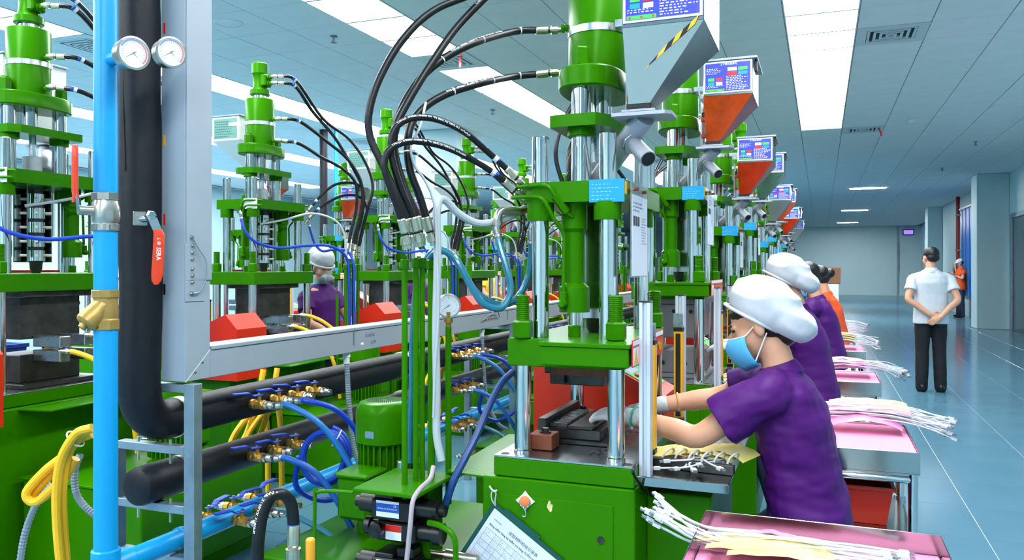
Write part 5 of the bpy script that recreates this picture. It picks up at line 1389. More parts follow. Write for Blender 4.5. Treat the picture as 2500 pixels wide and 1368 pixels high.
# bundles of cables
make_cables(17, (-.11, 1.985, .752), .52, .02, .045, .035, .06, .0, 'white USB cable in the bundle on the nearest pink lined tray', 'cables on the nearest tray', 3, .0032)
for k in range(7):
    rg = random.Random(40 + k)
    sheet('paper_strip', ['long cream strip lying over the cables on the nearest tray, ' + ORD[k] + ' from the back'][0], (-.10 + rg.uniform(-.04, .04), 2.05 - .030 * k, .772 + .003 * k), .26 + rg.uniform(-.03, .05), .032, .012, YELSHEET, rg.uniform(-.06, .04), 'cream strips on the nearest tray')
sheet('paper_strip', 'pink film strip among the cream strips on the nearest tray', (-.11, 2.035, .785), .13, .028, .012, PINKFILM, -.08)
make_cables(20, (.17, 3.33, .862), .50, .03, .05, .05, .0, -.05, 'white USB cable draped over the tray behind the nearest worker', 'cables on the second tray', 8, .0026)
sheet('paper_strip', 'large pink film wrapped round the cables behind the nearest worker', (.15, 3.31, .845), .25, .19, .03, PINKFILM, .04, None, .035)
for k in range(4): sheet('paper_strip', 'cream strip under the cables behind the nearest worker, %s from the front' % ORD[k], (.17, 3.30 + .035 * k, .893 + .004 * k), .28, .045, .012, YELSHEET if k % 2 else PINKFILM, .05 * k - .05, 'strips on the second tray', .01)
make_cables(20, (.17, 5.0, .845), .50, .03, .07, .06, .0, -.04, 'white USB cable draped over the tray behind the second worker', 'cables on the third tray', 12)
for k in range(3): sheet('paper_strip', '%s pink film strip over the cables behind the second worker' % ORD[k], (.12, 4.95 + .06 * k, .872 + .01 * k), .27, .12, .02, PINKFILM, .03 * k, 'strips on the third tray')
make_cables(18, (.16, 6.7, .845), .46, .03, .09, .08, .0, -.03, 'white USB cable on the tray behind the third worker', 'cables on the fourth tray', 17)
for k in range(4): sheet('paper_strip', '%s cream strip over the cables behind the third worker' % ORD[k], (.12, 6.6 + .06 * k, .88 + .012 * k), .25, .10, .02, YELSHEET, .04 * k, 'strips on the fourth tray')
make_cables(14, (.16, 8.35, .85), .44, .03, .09, .09, .0, -.03, 'white USB cable on the tray behind the orange shirted worker', 'cables on the fifth tray', 19)
for k in range(3): sheet('paper_strip', '%s pale strip over the cables behind the orange shirted worker' % ORD[k], (.12, 8.28 + .06 * k, .90 + .012 * k), .22, .10, .02, (PINKFILM, YELSHEET, PINKFILM)[k], .04 * k, 'strips on the fifth tray')
# red bins on the lower shelves
for (x, y, lab) in ((.10, 3.18, 'red plastic bin under the tray behind the nearest worker'), (.08, 4.95, 'red plastic bin under the tray behind the second worker')):
    t = thing('plastic_bin', lab, 'bin', (x, y, .552))
    obj('bin_wall', MB().loft([[(sx * a, sy * b, z) for sx, sy in ((-1, -1), (1, -1), (1, 1), (-1, 1))] for a, b, z in ((.11, .15, 0), (.13, .17, .13), (.125, .165, .13), (.105, .145, .008))], caps=True), REDBOX, t)
    obj('bin_rim', MB().loft([[(sx * a, sy * b, z) for sx, sy in ((-1, -1), (1, -1), (1, 1), (-1, 1))] for a, b, z in ((.131, .171, .12), (.137, .177, .122), (.137, .177, .133), (.125, .165, .133))], caps=False), REDBOX, t)
# things on the work shelf of the nearest machine
t = thing('cable_rack_bar', 'dark steel bar jig holding cable ends on the nearest work shelf', 'jig', (-.36, 2.50, .8125), .0)
M_ = Matrix.Rotation(-.10, 4, 'Z')
obj('bar', MB().box(-.20, .115, -.012, .012, 0, .030, .002, M_), DARKSTEEL, t)
obj('bar_bore', MB().box(.1152, .1156, -.008, .008, .005, .025, 0, M_), BLACK, t)
make_cables(9, (-.33, 2.60, .818), .24, 1.1, .10, .02, .015, .0, 'white USB cable lying on the nearest work shelf', 'cables on the nearest work shelf', 23, .0030)
for k in range(6):
    x = -.47 + .04 * k
    simple_hose('cable_end', '%s white cable end curling over the steel bar jig' % ORD[k], [(x, 2.515, .835), (x + .01, 2.518, .858), (x + .025, 2.535, .868), (x + .03, 2.56, .862), (x + .025, 2.60, .848)], .0034, CABLEM, cat='cable', group='cable ends on the jig', per=4, n=8)
for k in range(4): sheet('paper_strip', '%s wrinkled yellow sheet on the nearest work shelf' % ORD[k], (-.44 + .055 * k, 2.60 + .012 * k, .826 + .004 * k), .17, .09, .018, YELSHEET, .2 - .25 * k, 'yellow sheets on the nearest shelf', .012)
make_cables(8, (-.36, 4.42, .826), .26, .9, .10, .05, .015, .0, 'white USB cable lying on the second work shelf', 'cables on the second work shelf', 27, .0030)
for k in range(4): sheet('paper_strip', '%s crumpled sheet heaped on the second work shelf' % ORD[k], (-.42 + .05 * k, 4.40 + .03 * k, .84 + .012 * k), .15, .09, .02, (YELSHEET, PINKFILM, YELSHEET, YELSHEET)[k], .3 - .3 * k, 'sheets on the second shelf', .02)
t = thing('bar_jig', 'black bar jig with white grip on the second work shelf', 'jig', (-.46, 4.255, .8125))
obj('bar', MB().box(-.09, .2, -.012, .012, .0, .022, .002), BLACKPL, t); obj('grip', MB().cyl((-.15, 0, .012), (-.09, 0, .012), .0125, n=12), WHITEPL, t)
# ------------------------------------------------------------------ people
SKIN = mat('skin', (214, 158, 128), .5, 0, .05, 14)
HAIR = mat('black_hair', (16, 14, 16), .42, 0, .3, 30, .5, 160)
PURPLE = mat('purple_polo_fabric', (74, 14, 104), .55, 0, .06, 20, .15, 500, spec=.25)
CAPM = mat('white_cap_fabric', (200, 204, 212), .85, 0, .02, 20, .1, 300)
MASKM = mat('light_blue_mask', (84, 178, 226), .7)
GLOVE = mat('white_knit_glove', (214, 216, 220), .85, 0, .06, 60, .5, 300)
JEANS = mat('dark_denim', (30, 40, 66), .75, 0, .15, 30)
DARKTR = mat('black_trouser_fabric', (16, 17, 26), .75)
WSHIRT = mat('white_shirt_fabric', (208, 214, 222), .7, 0, .02, 10, .1, 60)
ORANGE = mat('orange_vest_fabric', (244, 84, 24), .6)
SHOE = mat('black_shoe', (18, 18, 20), .3)
TEALCLOTH = mat('teal_collar', (54, 178, 200), .6)
GREYRESP = mat('grey_respirator', (148, 156, 164), .45)
WORK = bpy.data.scenes.new('work')   # scratch scene, removed at the end
def remesh(mb, voxel, smooth=4, nz=0.0, nscale=20.0, seed=0):
    me = mb.mesh('tmp', None)
    o = bpy.data.objects.new('tmp', me); WORK.collection.objects.link(o)
    md = o.modifiers.new('r', 'REMESH'); md.mode = 'VOXEL'; md.voxel_size = voxel
    if smooth:
        sm = o.modifiers.new('s', 'SMOOTH'); sm.iterations = smooth; sm.factor = .5
    with bpy.context.temp_override(scene=WORK, view_layer=WORK.view_layers[0]):
        dg = bpy.context.evaluated_depsgraph_get()
        out = bpy.data.meshes.new_from_object(o.evaluated_get(dg))
    bpy.data.objects.remove(o); bpy.data.meshes.remove(me)
    if nz:
        nor = [v.normal.copy() for v in out.vertices]
        for v, n in zip(out.vertices, nor):
            p = (Vector((v.co.x * nscale[0], v.co.y * nscale[1], v.co.z * nscale[2])) if isinstance(nscale, tuple) else v.co * nscale) + Vector((seed, 0, 0))
            v.co += n * nz * (noise.noise(p) + .5 * noise.noise(p * 2.3))
    out.polygons.foreach_set('use_smooth', [True] * len(out.polygons))
    return out
def vtube(mb, pr, n=14, per=4):
    P = [Vector(p) for p, r in pr]; Rr = [r for p, r in pr]
    Q = catmull(P, per); m = len(Q)
    def rad(f):
        s = f * (len(Rr) - 1); k = min(len(Rr) - 2, int(s)); a = s - k
        return Rr[k] * (1 - a) + Rr[k + 1] * a
    if len(P) < 3:
        Q = [P[0].lerp(P[1], i / 4) for i in range(5)]
    mb.tube(Q, rad, n, raw=True)
    mb.ell(P[0], Rr[0], Rr[0], Rr[0], 10, 8); mb.ell(P[-1], Rr[-1], Rr[-1], Rr[-1], 10, 8)
def torso(mb, secs, lat, n=20, e=.82):
    """secs: (centre, half width, half depth)"""
    C = [Vector(c) for c, a, b in secs]; lat = Vector(lat).normalized(); out = []
    for k, (c, a, b) in enumerate(secs):
        d = (C[min(k + 1, len(C) - 1)] - C[max(0, k - 1)]).normalized()
        fw = d.cross(lat).normalized()
        ring = []
        for i in range(n):
            q = 2 * PI * i / n; cs, sn = math.cos(q), math.sin(q)
            ring.append(Vector(c) + lat * (math.copysign(abs(cs) ** e, cs) * a) + fw * (math.copysign(abs(sn) ** e, sn) * b))
        out.append(ring)
    mb.loft(out)
def frame(fwd, up):
    f = Vector(fwd).normalized(); u = Vector(up); u = (u - f * u.dot(f)).normalized(); l = u.cross(f)
    return f, u, l
def HM(c, fwd, up):
    f, u, l = frame(fwd, up)
    M_ = Matrix((( f.x, l.x, u.x, c[0]), (f.y, l.y, u.y, c[1]), (f.z, l.z, u.z, c[2]), (0, 0, 0, 1)))
    return M_   # local axes: x forward, y left, z up
def head(mb, M_, s=1.0):
    S = M_ @ Matrix.Scale(s, 4)
    mb.ell((-.012, 0, .03), .096, .076, .092, 20, 14, S)
    mb.ell((.025, 0, -.03), .068, .064, .085, 18, 12, S)
    mb.ell((.055, 0, -.088), .032, .038, .028, 14, 10, S)
    mb.ell((.096, 0, -.022), .016, .012, .020, 12, 8, S); mb.ell((.102, 0, -.032), .014, .014, .011, 12, 8, S)
    mb.ell((.082, 0, -.062), .016, .024, .012, 12, 8, S)
    mb.ell((.080, 0, .012), .014, .05, .014, 12, 8, S)
    for q in (-1, 1):
        mb.ell((-.004, q * .078, -.010), .019, .011, .033, 12, 10, S)
        mb.ell((.05, q * .045, -.035), .03, .02, .03, 12, 8, S)
def eyes(parent, M_, s=1.0, base=Vector((0, 0, 0))):
    S = M_ @ Matrix.Scale(s, 4); e = MB(); b = MB()
    for q in (-1, 1):
        e2 = MB(); e2.ell((.083, q * .032, .002), .008, .015, .0045, 10, 6, S); obj('eye', e2, BLACK, parent)
        b2 = MB(); b2.ell((.088, q * .034, .022), .007, .021, .0035, 10, 6, S); obj('eyebrow', b2, HAIR, parent)
def hand(mb, wrist, dirv, normal, side, curl=.35, s=1.0, infl=0.0, spread=.05, pts=None):
    """palm and five fingers; normal points out of the back of the hand, side = thumb side sign"""
    d = Vector(dirv).normalized(); nrm = Vector(normal); nrm = (nrm - d * nrm.dot(d)).normalized(); l = nrm.cross(d) * side
    w0 = Vector(wrist)
    sec = []
    for f, hw, ht in ((0, .027, .019), (.03, .034, .018), (.06, .041, .016), (.088, .039, .0135)):
        c = w0 + d * f * s
        sec.append([c + l * math.cos(a) * (hw + infl) * s + nrm * math.sin(a) * (ht + infl) * s for a in [2 * PI * i / 14 for i in range(14)]])
    mb.loft(sec)
    for k, (off, ln) in enumerate(((.029, .068), (.010, .078), (-.009, .072), (-.027, .056))):
        p = w0 + d * .082 * s + l * off * s; a = curl * .35
        prr = [(p - d * .012, (.0098 + infl) * s)]
        dd = (d + l * (off * spread * 18)).normalized()
        for j in range(3):
            a += curl * (.55 + .25 * j)
            q = dd * math.cos(a) - nrm * math.sin(a)
            p = p + q * ln * s * (.44, .32, .26)[j]
            prr.append((p, (.0092, .0084, .0072)[j] * s + infl))
        vtube(mb, prr, 10, 3)
    p = w0 + d * .022 * s + l * .030 * s
    vtube(mb, [(p - l * .006, .0125 * s + infl), (p + (d * .6 + l * .6 - nrm * .15) * .036 * s, .0105 * s + infl), (p + (d * .85 + l * .55 - nrm * .35) * .062 * s, .0085 * s + infl)], 10, 3)
def finish(root, name, mb, m, voxel, smooth=4, nz=0.0, ns=20, label=None, seed=0):
    return obj(name, remesh(mb, voxel, smooth, nz, ns, seed), m, root, label=label)

def seated_worker(label, base, dz, shirt, cap=True, near=False, mask=True, stool_label=None):
    """operator facing -x, leaning to the machine; base = floor point below the pelvis"""
    bx, by = base
    root = thing('person', label, 'person', (bx, by, 0))
    V = lambda x, y, z: Vector((x, y, z + dz))
    vx = .006 if near else .009
    lat = (0, 1, 0)
    H_ = V(-.135, .0, 1.255); hf, hu = (-.95, -.05, -.31), (-.31, 0, .95); M_ = HM(H_, hf, hu)
    neck = V(-.075, 0, 1.145)
    shl, shr = V(-.10, -.155, 1.055), V(-.10, .155, 1.06)
    ell_, elr = V(-.30, -.17, .91 - dz * .0), V(-.275, .17, .985)
    wrl, wrr = V(-.535, -.10, .945), V(-.50, .13, .945)
    if not near: ell_, elr, wrl, wrr = V(-.23, -.19, .90), V(-.22, .19, .92), V(-.39, -.10, .915), V(-.38, .10, .925)
    hips = [V(.0, q * .085, .62) for q in (-1, 1)]
    knees = [Vector((-.215, q * .17, .43 + dz * .5)) for q in (-1, 1)]; ank = [Vector((-.13, q * .16, .085)) for q in (-1, 1)]
    b = MB()
    head(b, M_, .93)
    vtube(b, [(H_ + Vector((.045, 0, -.06)), .05), (neck, .052), (V(-.06, 0, 1.08), .06)])
    torso(b, [(V(.01, 0, .60), .15, .105), (V(.005, 0, .70), .135, .10), (V(-.01, 0, .82), .125, .09), (V(-.035, 0, .95), .14, .098), (V(-.06, 0, 1.05), .135, .085), (V(-.07, 0, 1.10), .08, .06)], lat)
    for sh, el, wr in ((shl, ell_, wrl), (shr, elr, wrr)):
        vtube(b, [(sh, .048), (sh.lerp(el, .5), .043), (el, .038), (el.lerp(wr, .35), .037), (wr, .025)])
    for hp_, kn, an in zip(hips, knees, ank):
        vtube(b, [(hp_, .075), (hp_.lerp(kn, .5), .068), (kn, .052), (kn.lerp(an, .35), .048), (an, .034)])
    finish(root, 'body', b, SKIN, vx)
    eyes(root, M_, .93)
    # polo shirt
    s = MB()
    torso(s, [(V(.025, 0, .595), .172, .132), (V(.018, 0, .70), .158, .128), (V(.0, 0, .82), .150, .116), (V(-.028, 0, .95), .162, .120), (V(-.055, 0, 1.04), .160, .102), (V(-.07, 0, 1.085), .12, .078), (V(-.075, 0, 1.115), .07, .062)], lat)
    for sh, el in ((shl, ell_), (shr, elr)):
        a = sh.lerp(el, .62)
        vtube(s, [(V(-.068, 0, 1.06).lerp(sh, .25), .068), (V(-.075, 0, 1.065).lerp(sh, .65), .068), (sh + Vector((.01, 0, -.006)), .066), (sh.lerp(el, .35), .068)])
        d = (el - sh).normalized()
        s.lathe([(.060, 0), (.070, .03), (.078, (a - sh).length * .6), (.083, (a - sh).length + .012)], sh, d, 18)
    finish(root, 'polo_shirt', s, shirt, vx, 5, .007 if near else .005, (9, 7, 17), seed=dz * 50)
    c = MB(); c.lathe([(.072, -.012), (.068, .004), (.060, .026), (.057, .030), (.055, .028), (.062, .0), (.066, -.012)], V(-.063, 0, 1.103), (-.35, 0, 1), 24)
    obj('collar', c, shirt, root)
    tr = MB()
    torso(tr, [(V(.01, 0, .555), .14, .105), (V(.008, 0, .62), .158, .118), (V(.005, 0, .70), .143, .108)], lat)
    for hp_, kn, an in zip(hips, knees, ank): vtube(tr, [(hp_, .083), (hp_.lerp(kn, .5), .078), (kn, .062), (kn.lerp(an, .4), .060), (an + Vector((0, 0, .02)), .048)])
    finish(root, 'trousers', tr, JEANS, .011, 4)
    for an in ank:
        sm = MB(); sm.ell(an + Vector((-.06, 0, -.045)), .12, .042, .038, 16, 10); sm.ell(an + Vector((.02, 0, -.03)), .055, .04, .05, 14, 10)
        finish(root, 'shoe', sm, SHOE, .010, 2)
    # gloves
    for wr, el, sd in ((wrl, ell_, 1), (wrr, elr, -1)):
        g = MB(); d = (wr - el).normalized(); d = (d + Vector((-.6, .10 * sd, -.12))).normalized()
        hand(g, wr, d, (-.2, -.25 * sd, .95), sd * -1, .26, 1.0, .002, .09)
        g.lathe([(.030, -.05), (.031, -.03), (.029, 0), (.03, .02)], wr, d, 16)
        finish(root, 'glove', g, GLOVE, .0042 if near else .006, 2)
    # hair
    h = MB(); h.ell((-.042, 0, .012), .078, .0725, .080, 18, 12, M_)
    if near: h.ell((.022, 0, .052), .058, .074, .032, 14, 10, M_)
    if not cap:
        h.ell((-.02, 0, .045), .10, .085, .085, 16, 12, M_); h.ell((-.125, 0, .02), .045, .045, .045, 14, 10, M_)
    else: h.ell((-.075, 0, -.05), .035, .055, .045, 14, 10, M_)
    if near or not cap: finish(root, 'hair', h, HAIR, .007, 2, .002, 60)
    if cap:
        k = MB()
        f_, u_, l_ = frame(hf, hu)
        tt = (f_ * -.70 + u_ * -.71).normalized(); nn_ = (f_ * -.71 + u_ * .70).normalized()
        B_ = H_ + f_ * .006 + u_ * .020
        C_ = Matrix(((tt.x, l_.x, nn_.x, B_.x), (tt.y, l_.y, nn_.y, B_.y), (tt.z, l_.z, nn_.z, B_.z), (0, 0, 0, 1)))
        k.ell((.015, 0, .058), .124, .106, .092, 24, 16, C_)
        k.ell((.095, 0, .045), .098, .098, .062, 22, 14, C_)
        me = remesh(k, .0055, 8)
        Ci = C_.inverted()
        for v in me.vertices:
            q = Ci @ v.co
            n_ = .55 - 2.2 * abs(noise.noise(Vector((q.x * 8 + q.z * 9, q.y * 11, q.z * 12 - q.x * 6)))) + .5 * noise.noise(Vector((q.x * 14, q.y * 30, q.z * 26)))
            am = .0075 * max(.15, min(1, q.z / .05))
            q = q + Vector((0, 0, 1)) * n_ * am * .6 + Vector((q.x, q.y, 0)).normalized() * n_ * am
            if q.z < 0:
                g = math.hypot(q.x / .104, q.y / .089)
                if g > 1 and q.x < .09: q.x /= g; q.y /= g
                q.z = max(q.z * .1, -.004)
            v.co = C_ @ q
        obj('bouffant_cap', me, CAPM, root)
        br = MB(); br.tube([C_ @ Vector((-.002 + math.cos(a) * .101, math.sin(a) * .086, .002)) for a in [2 * PI * i / 32 for i in range(33)]], .006, 8, raw=True)
        obj('cap_band', br, CAPM, root)
    else:
        pass
    if mask:
        mk_ = MB(); secs = []
        for j in range(7):
            z = -.022 - .0165 * j; ring = []
            rr = (.070, .083, .088, .087, .082, .074, .062)[j]; fx = (.030, .031, .030, .028, .026, .022, .018)[j]; wy = (.066, .070, .071, .070, .067, .060, .05)[j]
            for i in range(15):
                a = -1.35 + 2.7 * i / 14
                ring.append(M_ @ Vector((fx + math.cos(a) * rr * (1.0 if abs(a) > .5 else 1.03), math.sin(a) * wy * 1.06, z - .012 * math.cos(a) * (j / 6))))
            secs.append(ring)
        mk_.loft(secs, closed=False)
        o = obj('face_mask', mk_, MASKM, root, ang=60)
        sd = o.modifiers.new('solid', 'SOLIDIFY'); sd.thickness = .0025; sd.offset = 1
        edge = MB(); edge.tube(secs[0], .0028, 8, raw=True)
        obj('mask_edge', edge, WHITEPL, root)
        for q in (-1, 1):
            sx = MB()
            p0 = secs[0][14 if q > 0 else 0]; p1 = secs[5][14 if q > 0 else 0]
            e0_ = M_ @ Vector((-.018, q * .080, .018)); e1_ = M_ @ Vector((-.022, q * .078, -.03))
            sx.tube([p0, e0_.lerp(p0, .5) + Vector((0, q * .004, 0)), e0_], .0022, 8); sx.tube([p1, e1_.lerp(p1, .5) + Vector((0, q * .004, 0)), e1_], .0022, 8)
            obj('ear_loop', sx, WHITEPL, root)
    if near:
        br = MB(); d = (wrr - elr).normalized(); br.torus(elr.lerp(wrr, .62), d, .033, .0042, 24, 8); obj('bangle', br, mat('amber_bangle', (206, 160, 110), .2, 0, coat=.5), root)
        br = MB(); d = (wrl - ell_).normalized(); br.torus(ell_.lerp(wrl, .93), d, .034, .004, 24, 8); obj('jade_bangle', br, mat('jade_bangle', (90, 200, 160), .2, 0, coat=.5), root)
    stl = thing('stool', stool_label, 'stool', (bx + .02, by, 0))
    sz = .515 + dz
    obj('seat', MB().lathe([(.13, sz - .035), (.15, sz - .03), (.152, sz - .008), (.14, sz), (0, sz)], (0, 0, 0), (0, 0, 1), 28), mat('blue_stool_plastic', (40, 90, 170), .4), stl)
    for a in range(4):
        q = PI / 4 + a * PI / 2
        obj('leg', MB().cyl((math.cos(q) * .10, math.sin(q) * .10, sz - .035), (math.cos(q) * .17, math.sin(q) * .17, 0), .013, n=10), STEEL, stl)
    return root
seated_worker('nearest seated worker in purple polo, white cap and blue mask, reaching into the machine', (-.06, 2.72), 0.0, PURPLE, True, True, True, 'stool under the nearest purple shirted worker')
seated_worker('second seated worker in purple polo and white bouffant cap behind the nearest worker', (-.055, 4.50), .105, PURPLE, True, False, True, 'stool under the second purple shirted worker')
seated_worker('third worker in purple polo with bare black hair, beyond the white caps', (.03, 6.30), .10, PURPLE, False, False, True, 'stool under the third purple shirted worker')
seated_worker('seated worker in orange shirt beyond the purple shirted workers', (.10, 8.05), .08, ORANGE, False, False, False, 'stool under the orange shirted worker')

def standing(label, base, face, height, shirt, trouser, arms, headdir=None, headgear=None, extras=None, sleeve=.55, female=False):
    """upright figure; local +x = facing direction. arms: list of (elbow, wrist, handdir, palm normal) for left then right, in a 1.68 m body"""
    root = thing('person', label, 'person', (base[0], base[1], 0), face)
    k = height / 1.68
    V = lambda x, y, z: Vector((x, y, z)) * k
    lat = (0, 1, 0); sw = .175 if female else .195
    H_ = V(.015, 0, 1.555); M_ = HM(H_, headdir or (1, 0, -.05), (0, 0, 1)); hs = .95 * k
    b = MB(); head(b, M_, hs)
    vtube(b, [(V(.0, 0, 1.49), .052 * k), (V(-.015, 0, 1.43), .056 * k), (V(-.02, 0, 1.38), .07 * k)])
    torso(b, [(V(0, 0, .86), .155 * k, .10 * k), (V(.0, 0, .98), .15 * k, .095 * k), (V(0, 0, 1.12), .14 * k, .095 * k), (V(-.005, 0, 1.27), .165 * k, .105 * k), (V(-.01, 0, 1.36), .15 * k, .085 * k), (V(-.015, 0, 1.405), .08 * k, .06 * k)], lat)
    sh = [V(-.01, sw, 1.305), V(-.01, -sw, 1.305)]
    for s_, (el, wr, hd, pn) in zip(sh, arms):
        vtube(b, [(s_, .05 * k), (s_.lerp(V(*el), .5), .045 * k), (V(*el), .04 * k), (V(*el).lerp(V(*wr), .4), .037 * k), (V(*wr), .026 * k)])
    for n_, (el, wr, hd, pn) in enumerate(arms): hand(b, V(*wr), hd, pn, 1 if n_ == 0 else -1, .4, k)
    legs = [[V(0, q * .085, .86), V(.005, q * .09, .48), V(-.02, q * .10, .085)] for q in (1, -1)]
    for hp_, kn, an in legs: vtube(b, [(hp_, .075 * k), (hp_.lerp(kn, .5), .07 * k), (kn, .052 * k), (kn.lerp(an, .4), .048 * k), (an, .034 * k)])
    finish(root, 'body', b, SKIN, .0065)
    eyes(root, M_, hs)
    s = MB()
    torso(s, [(V(.0, 0, .79), .19 * k, .135 * k), (V(.0, 0, .95), .182 * k, .125 * k), (V(0, 0, 1.12), .175 * k, .12 * k), (V(-.005, 0, 1.27), .190 * k, .122 * k), (V(-.01, 0, 1.345), .165 * k, .10 * k), (V(-.012, 0, 1.38), .12 * k, .082 * k), (V(-.015, 0, 1.415), .08 * k, .066 * k)], lat)
    for s_, (el, wr, hd, pn) in zip(sh, arms):
        e_ = V(*el); a = s_.lerp(e_, sleeve)
        vtube(s, [(s_.lerp(V(0, 0, 1.385), .5), .05 * k), (s_, .056 * k), (s_.lerp(e_, .3), .06 * k)])
        s.lathe([(.056 * k, 0), (.062 * k, .04), (.072 * k, (a - s_).length)], s_, e_ - s_, 18)
    finish(root, 'shirt', s, shirt, .0085, 4, .005, 10)
    c = MB(); c.lathe([(.078 * k, -.02), (.072 * k, .0), (.062 * k, .028), (.058 * k, .032), (.056 * k, .028), (.066 * k, -.01), (.07 * k, -.02)], V(-.016, 0, 1.405), (-.0, 0, 1), 24)
    obj('collar', c, TEALCLOTH if female else shirt, root)
    tr = MB()
    torso(tr, [(V(0, 0, .78), .165 * k, .115 * k), (V(0, 0, .87), .17 * k, .118 * k), (V(0, 0, .97), .16 * k, .105 * k)], lat)
    for hp_, kn, an in legs: vtube(tr, [(hp_, .088 * k), (hp_.lerp(kn, .5), .085 * k), (kn, .073 * k), (kn.lerp(an, .5), .072 * k), (an + V(.01, 0, -.035), .066 * k)])
    finish(root, 'trousers', tr, trouser, .01, 4, .003, 12)
    for hp_, kn, an in legs:
        sm = MB(); sm.ell(an + V(.06, 0, -.048), .125 * k, .044 * k, .036 * k, 16, 10); sm.ell(an + V(-.02, 0, -.03), .05 * k, .042 * k, .05 * k, 14, 10)
        finish(root, 'shoe', sm, SHOE, .009, 2)
    if headgear == 'hair':
        h = MB(); h.ell((-.022, 0, .042), .10 * hs, .083 * hs, .088 * hs, 20, 14, M_); h.ell((-.05, 0, -.005), .062 * hs, .078 * hs, .06 * hs, 16, 10, M_)
        finish(root, 'hair', h, HAIR, .007, 3, .002, 50)
    else:
        h = MB(); h.ell((-.04, 0, .005), .07 * hs, .081 * hs, .075 * hs, 16, 10, M_)
        if female: h.ell((-.09, 0, -.04), .04 * hs, .05 * hs, .05 * hs, 14, 10, M_)
        finish(root, 'hair', h, HAIR, .007, 2)
        if headgear:
            kind, m = headgear
            q = MB()
            if kind == 'puff':
                q.ell((-.015, 0, .075), .112, .098, .088, 20, 14, M_); q.ell((-.05, 0, .09), .10, .10, .085, 20, 12, M_)
                me = remesh(q, .007, 5, .005, 16); obj('cloth_cap', me, m, root)
                q = MB(); R2 = M_ @ Matrix.Rotation(.12, 4, 'Y'); q.tube([R2 @ Vector((-.008 + math.cos(a) * .108, math.sin(a) * .089, .032)) for a in [2 * PI * i / 24 for i in range(25)]], .008, 8, raw=True); obj('cap_band', q, m, root)
            else:
                q.ell((-.01, 0, .055), .108, .09, .072, 20, 12, M_); q.ell((.115, 0, .045), .065, .065, .010, 16, 8, M_)
                obj('peaked_cap', remesh(q, .007, 2), m, root)
    if extras: extras(root, M_, k)
    return root
standing('man in white short sleeved shirt and black trousers walking away, hands clasped behind him', (1.19, 10.42), PI / 2 + .12, 1.69, WSHIRT, DARKTR,
         [((-.10, .255, 1.07), (-.17, .05, .90), (-.05, -.9, -.35), (-1, -.1, .1)), ((-.10, -.255, 1.07), (-.185, -.06, .875), (-.10, .8, -.5), (-1, .1, .1))], headdir=(.9, .38, -.1), headgear='hair')
def phone(root, M_, k):
    obj('phone', MB().box(-.004, .004, -.035, .035, -.07, .07, .003, Matrix.Translation((.27, .02, 1.27)) @ Matrix.Rotation(-.5, 4, 'Y')), BLACKPL, root)
    v = MB(); torso(v, [(Vector((0, 0, .84)), .205, .15), (Vector((0, 0, 1.1)), .19, .136), (Vector((-.005, 0, 1.27)), .20, .136), (Vector((-.01, 0, 1.38)), .15, .10)], (0, 1, 0))
    obj('vest', remesh(v, .012, 3), ORANGE, root)
standing('man in orange vest and white cap standing by the wall looking at a phone', (3.80, 26.5), PI + .25, 1.72, ORANGE, JEANS,
         [((.05, .25, 1.12), (.22, .07, 1.22), (.9, -.2, .3), (-.3, 0, -1)), ((.05, -.25, 1.15), (.17, -.06, 1.40), (.5, .3, .8), (.8, 0, -.4))], headdir=(.9, 0, -.42), headgear=('peak', WHITEPL), extras=phone, sleeve=.5)
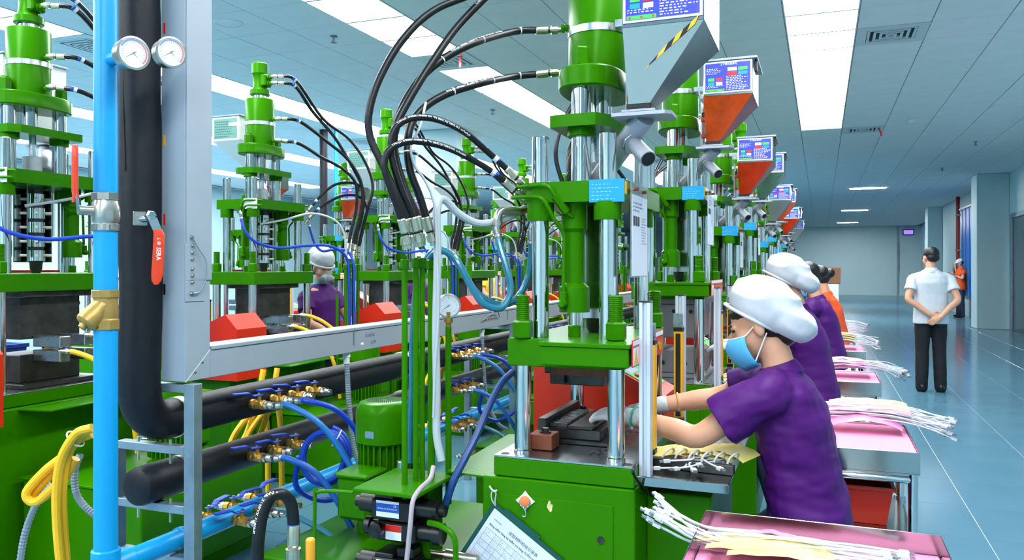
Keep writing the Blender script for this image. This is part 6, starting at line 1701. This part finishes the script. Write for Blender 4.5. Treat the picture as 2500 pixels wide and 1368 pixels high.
def resp(root, M_, k):
    q = MB(); q.ell((.085, 0, -.06), .05, .045, .042, 18, 12, M_); q.ell((.10, .035, -.07), .03, .022, .03, 14, 10, M_); q.ell((.10, -.035, -.07), .03, .022, .03, 14, 10, M_)
    obj('respirator', remesh(q, .006, 2), GREYRESP, root)
    for s_ in (-1, 1): obj('filter_cartridge', MB().lathe([(.026, -.008), (.03, -.004), (.03, .012), (.024, .016)], M_ @ Vector((.105, s_ * .042, -.078)), M_.to_3x3() @ Vector((.5, s_ * .85, 0)), 18), mat('filter_grey', (110, 118, 124), .5), root)
    q = MB(); q.tube([V_ for V_ in (M_ @ Vector((.06, -.06, -.05)), M_ @ Vector((0, -.083, -.03)), M_ @ Vector((-.06, -.075, -.02)))], .004, 8); obj('strap', q, mat('dark_strap', (60, 62, 66), .6), root)
fa = [((.10, .22, 1.10), (.30, .12, .98), (.8, -.3, -.4), (.3, 0, 1)), ((.10, -.22, 1.10), (.30, -.12, .98), (.8, .3, -.4), (.3, 0, 1))]
standing('woman in purple shirt with teal collar, white cap and grey respirator in the left row', (-3.74, 5.40), -.25, 1.56, PURPLE, JEANS, fa, headdir=(.93, -.2, -.22), headgear=('puff', CAPM), extras=resp, female=True)
standing('distant worker in yellow shirt and dark blue cap beyond the left row', (-4.72, 11.1), -.2, 1.62, mat('yellow_shirt', (240, 210, 40), .7), JEANS, fa, headdir=(.93, -.1, -.2), headgear=('peak', mat('navy_cap', (44, 44, 110), .7)))
standing('distant worker in purple shirt and white cap far beyond the left row', (-4.75, 8.95), .1, 1.58, PURPLE, JEANS, fa, headdir=(.93, 0, -.3), headgear=('puff', CAPM), female=True)
# small red crate on wheels near the man in the vest
t = thing('red_extinguisher_cart', 'small red wheeled box standing near the right wall behind the man', 'cart', (3.15, 26.2, 0))
obj('box', MB().box(-.22, .22, -.2, .2, .12, .52, .02), REDBOX, t)
for q in ((-.16, -.14), (.16, -.14), (-.16, .14), (.16, .14)): obj('wheel', MB().lathe([(.03, -.015), (.06, -.015), (.06, .015), (.03, .015)], (q[0], q[1], .06), (1, 0, 0), 14), WHITEPL, t)
obj('handle', MB().tube([(-.18, .2, .5), (-.18, .24, .75), (.18, .24, .75), (.18, .2, .5)], .012, 8), WHITEPL, t)
# low carton by the far end of the row
t = thing('carton', 'brown cardboard carton stacked high beyond the last worker', 'box', (.05, 13.2, 0))
obj('stand', MB().box(-.2, .2, -.2, .2, 0, 1.2, .01), WHITEPL, t); obj('box', MB().box(-.22, .22, -.2, .2, 1.201, 1.45, .006), mat('cardboard', (140, 96, 66), .8), t)

bpy.data.scenes.remove(WORK)
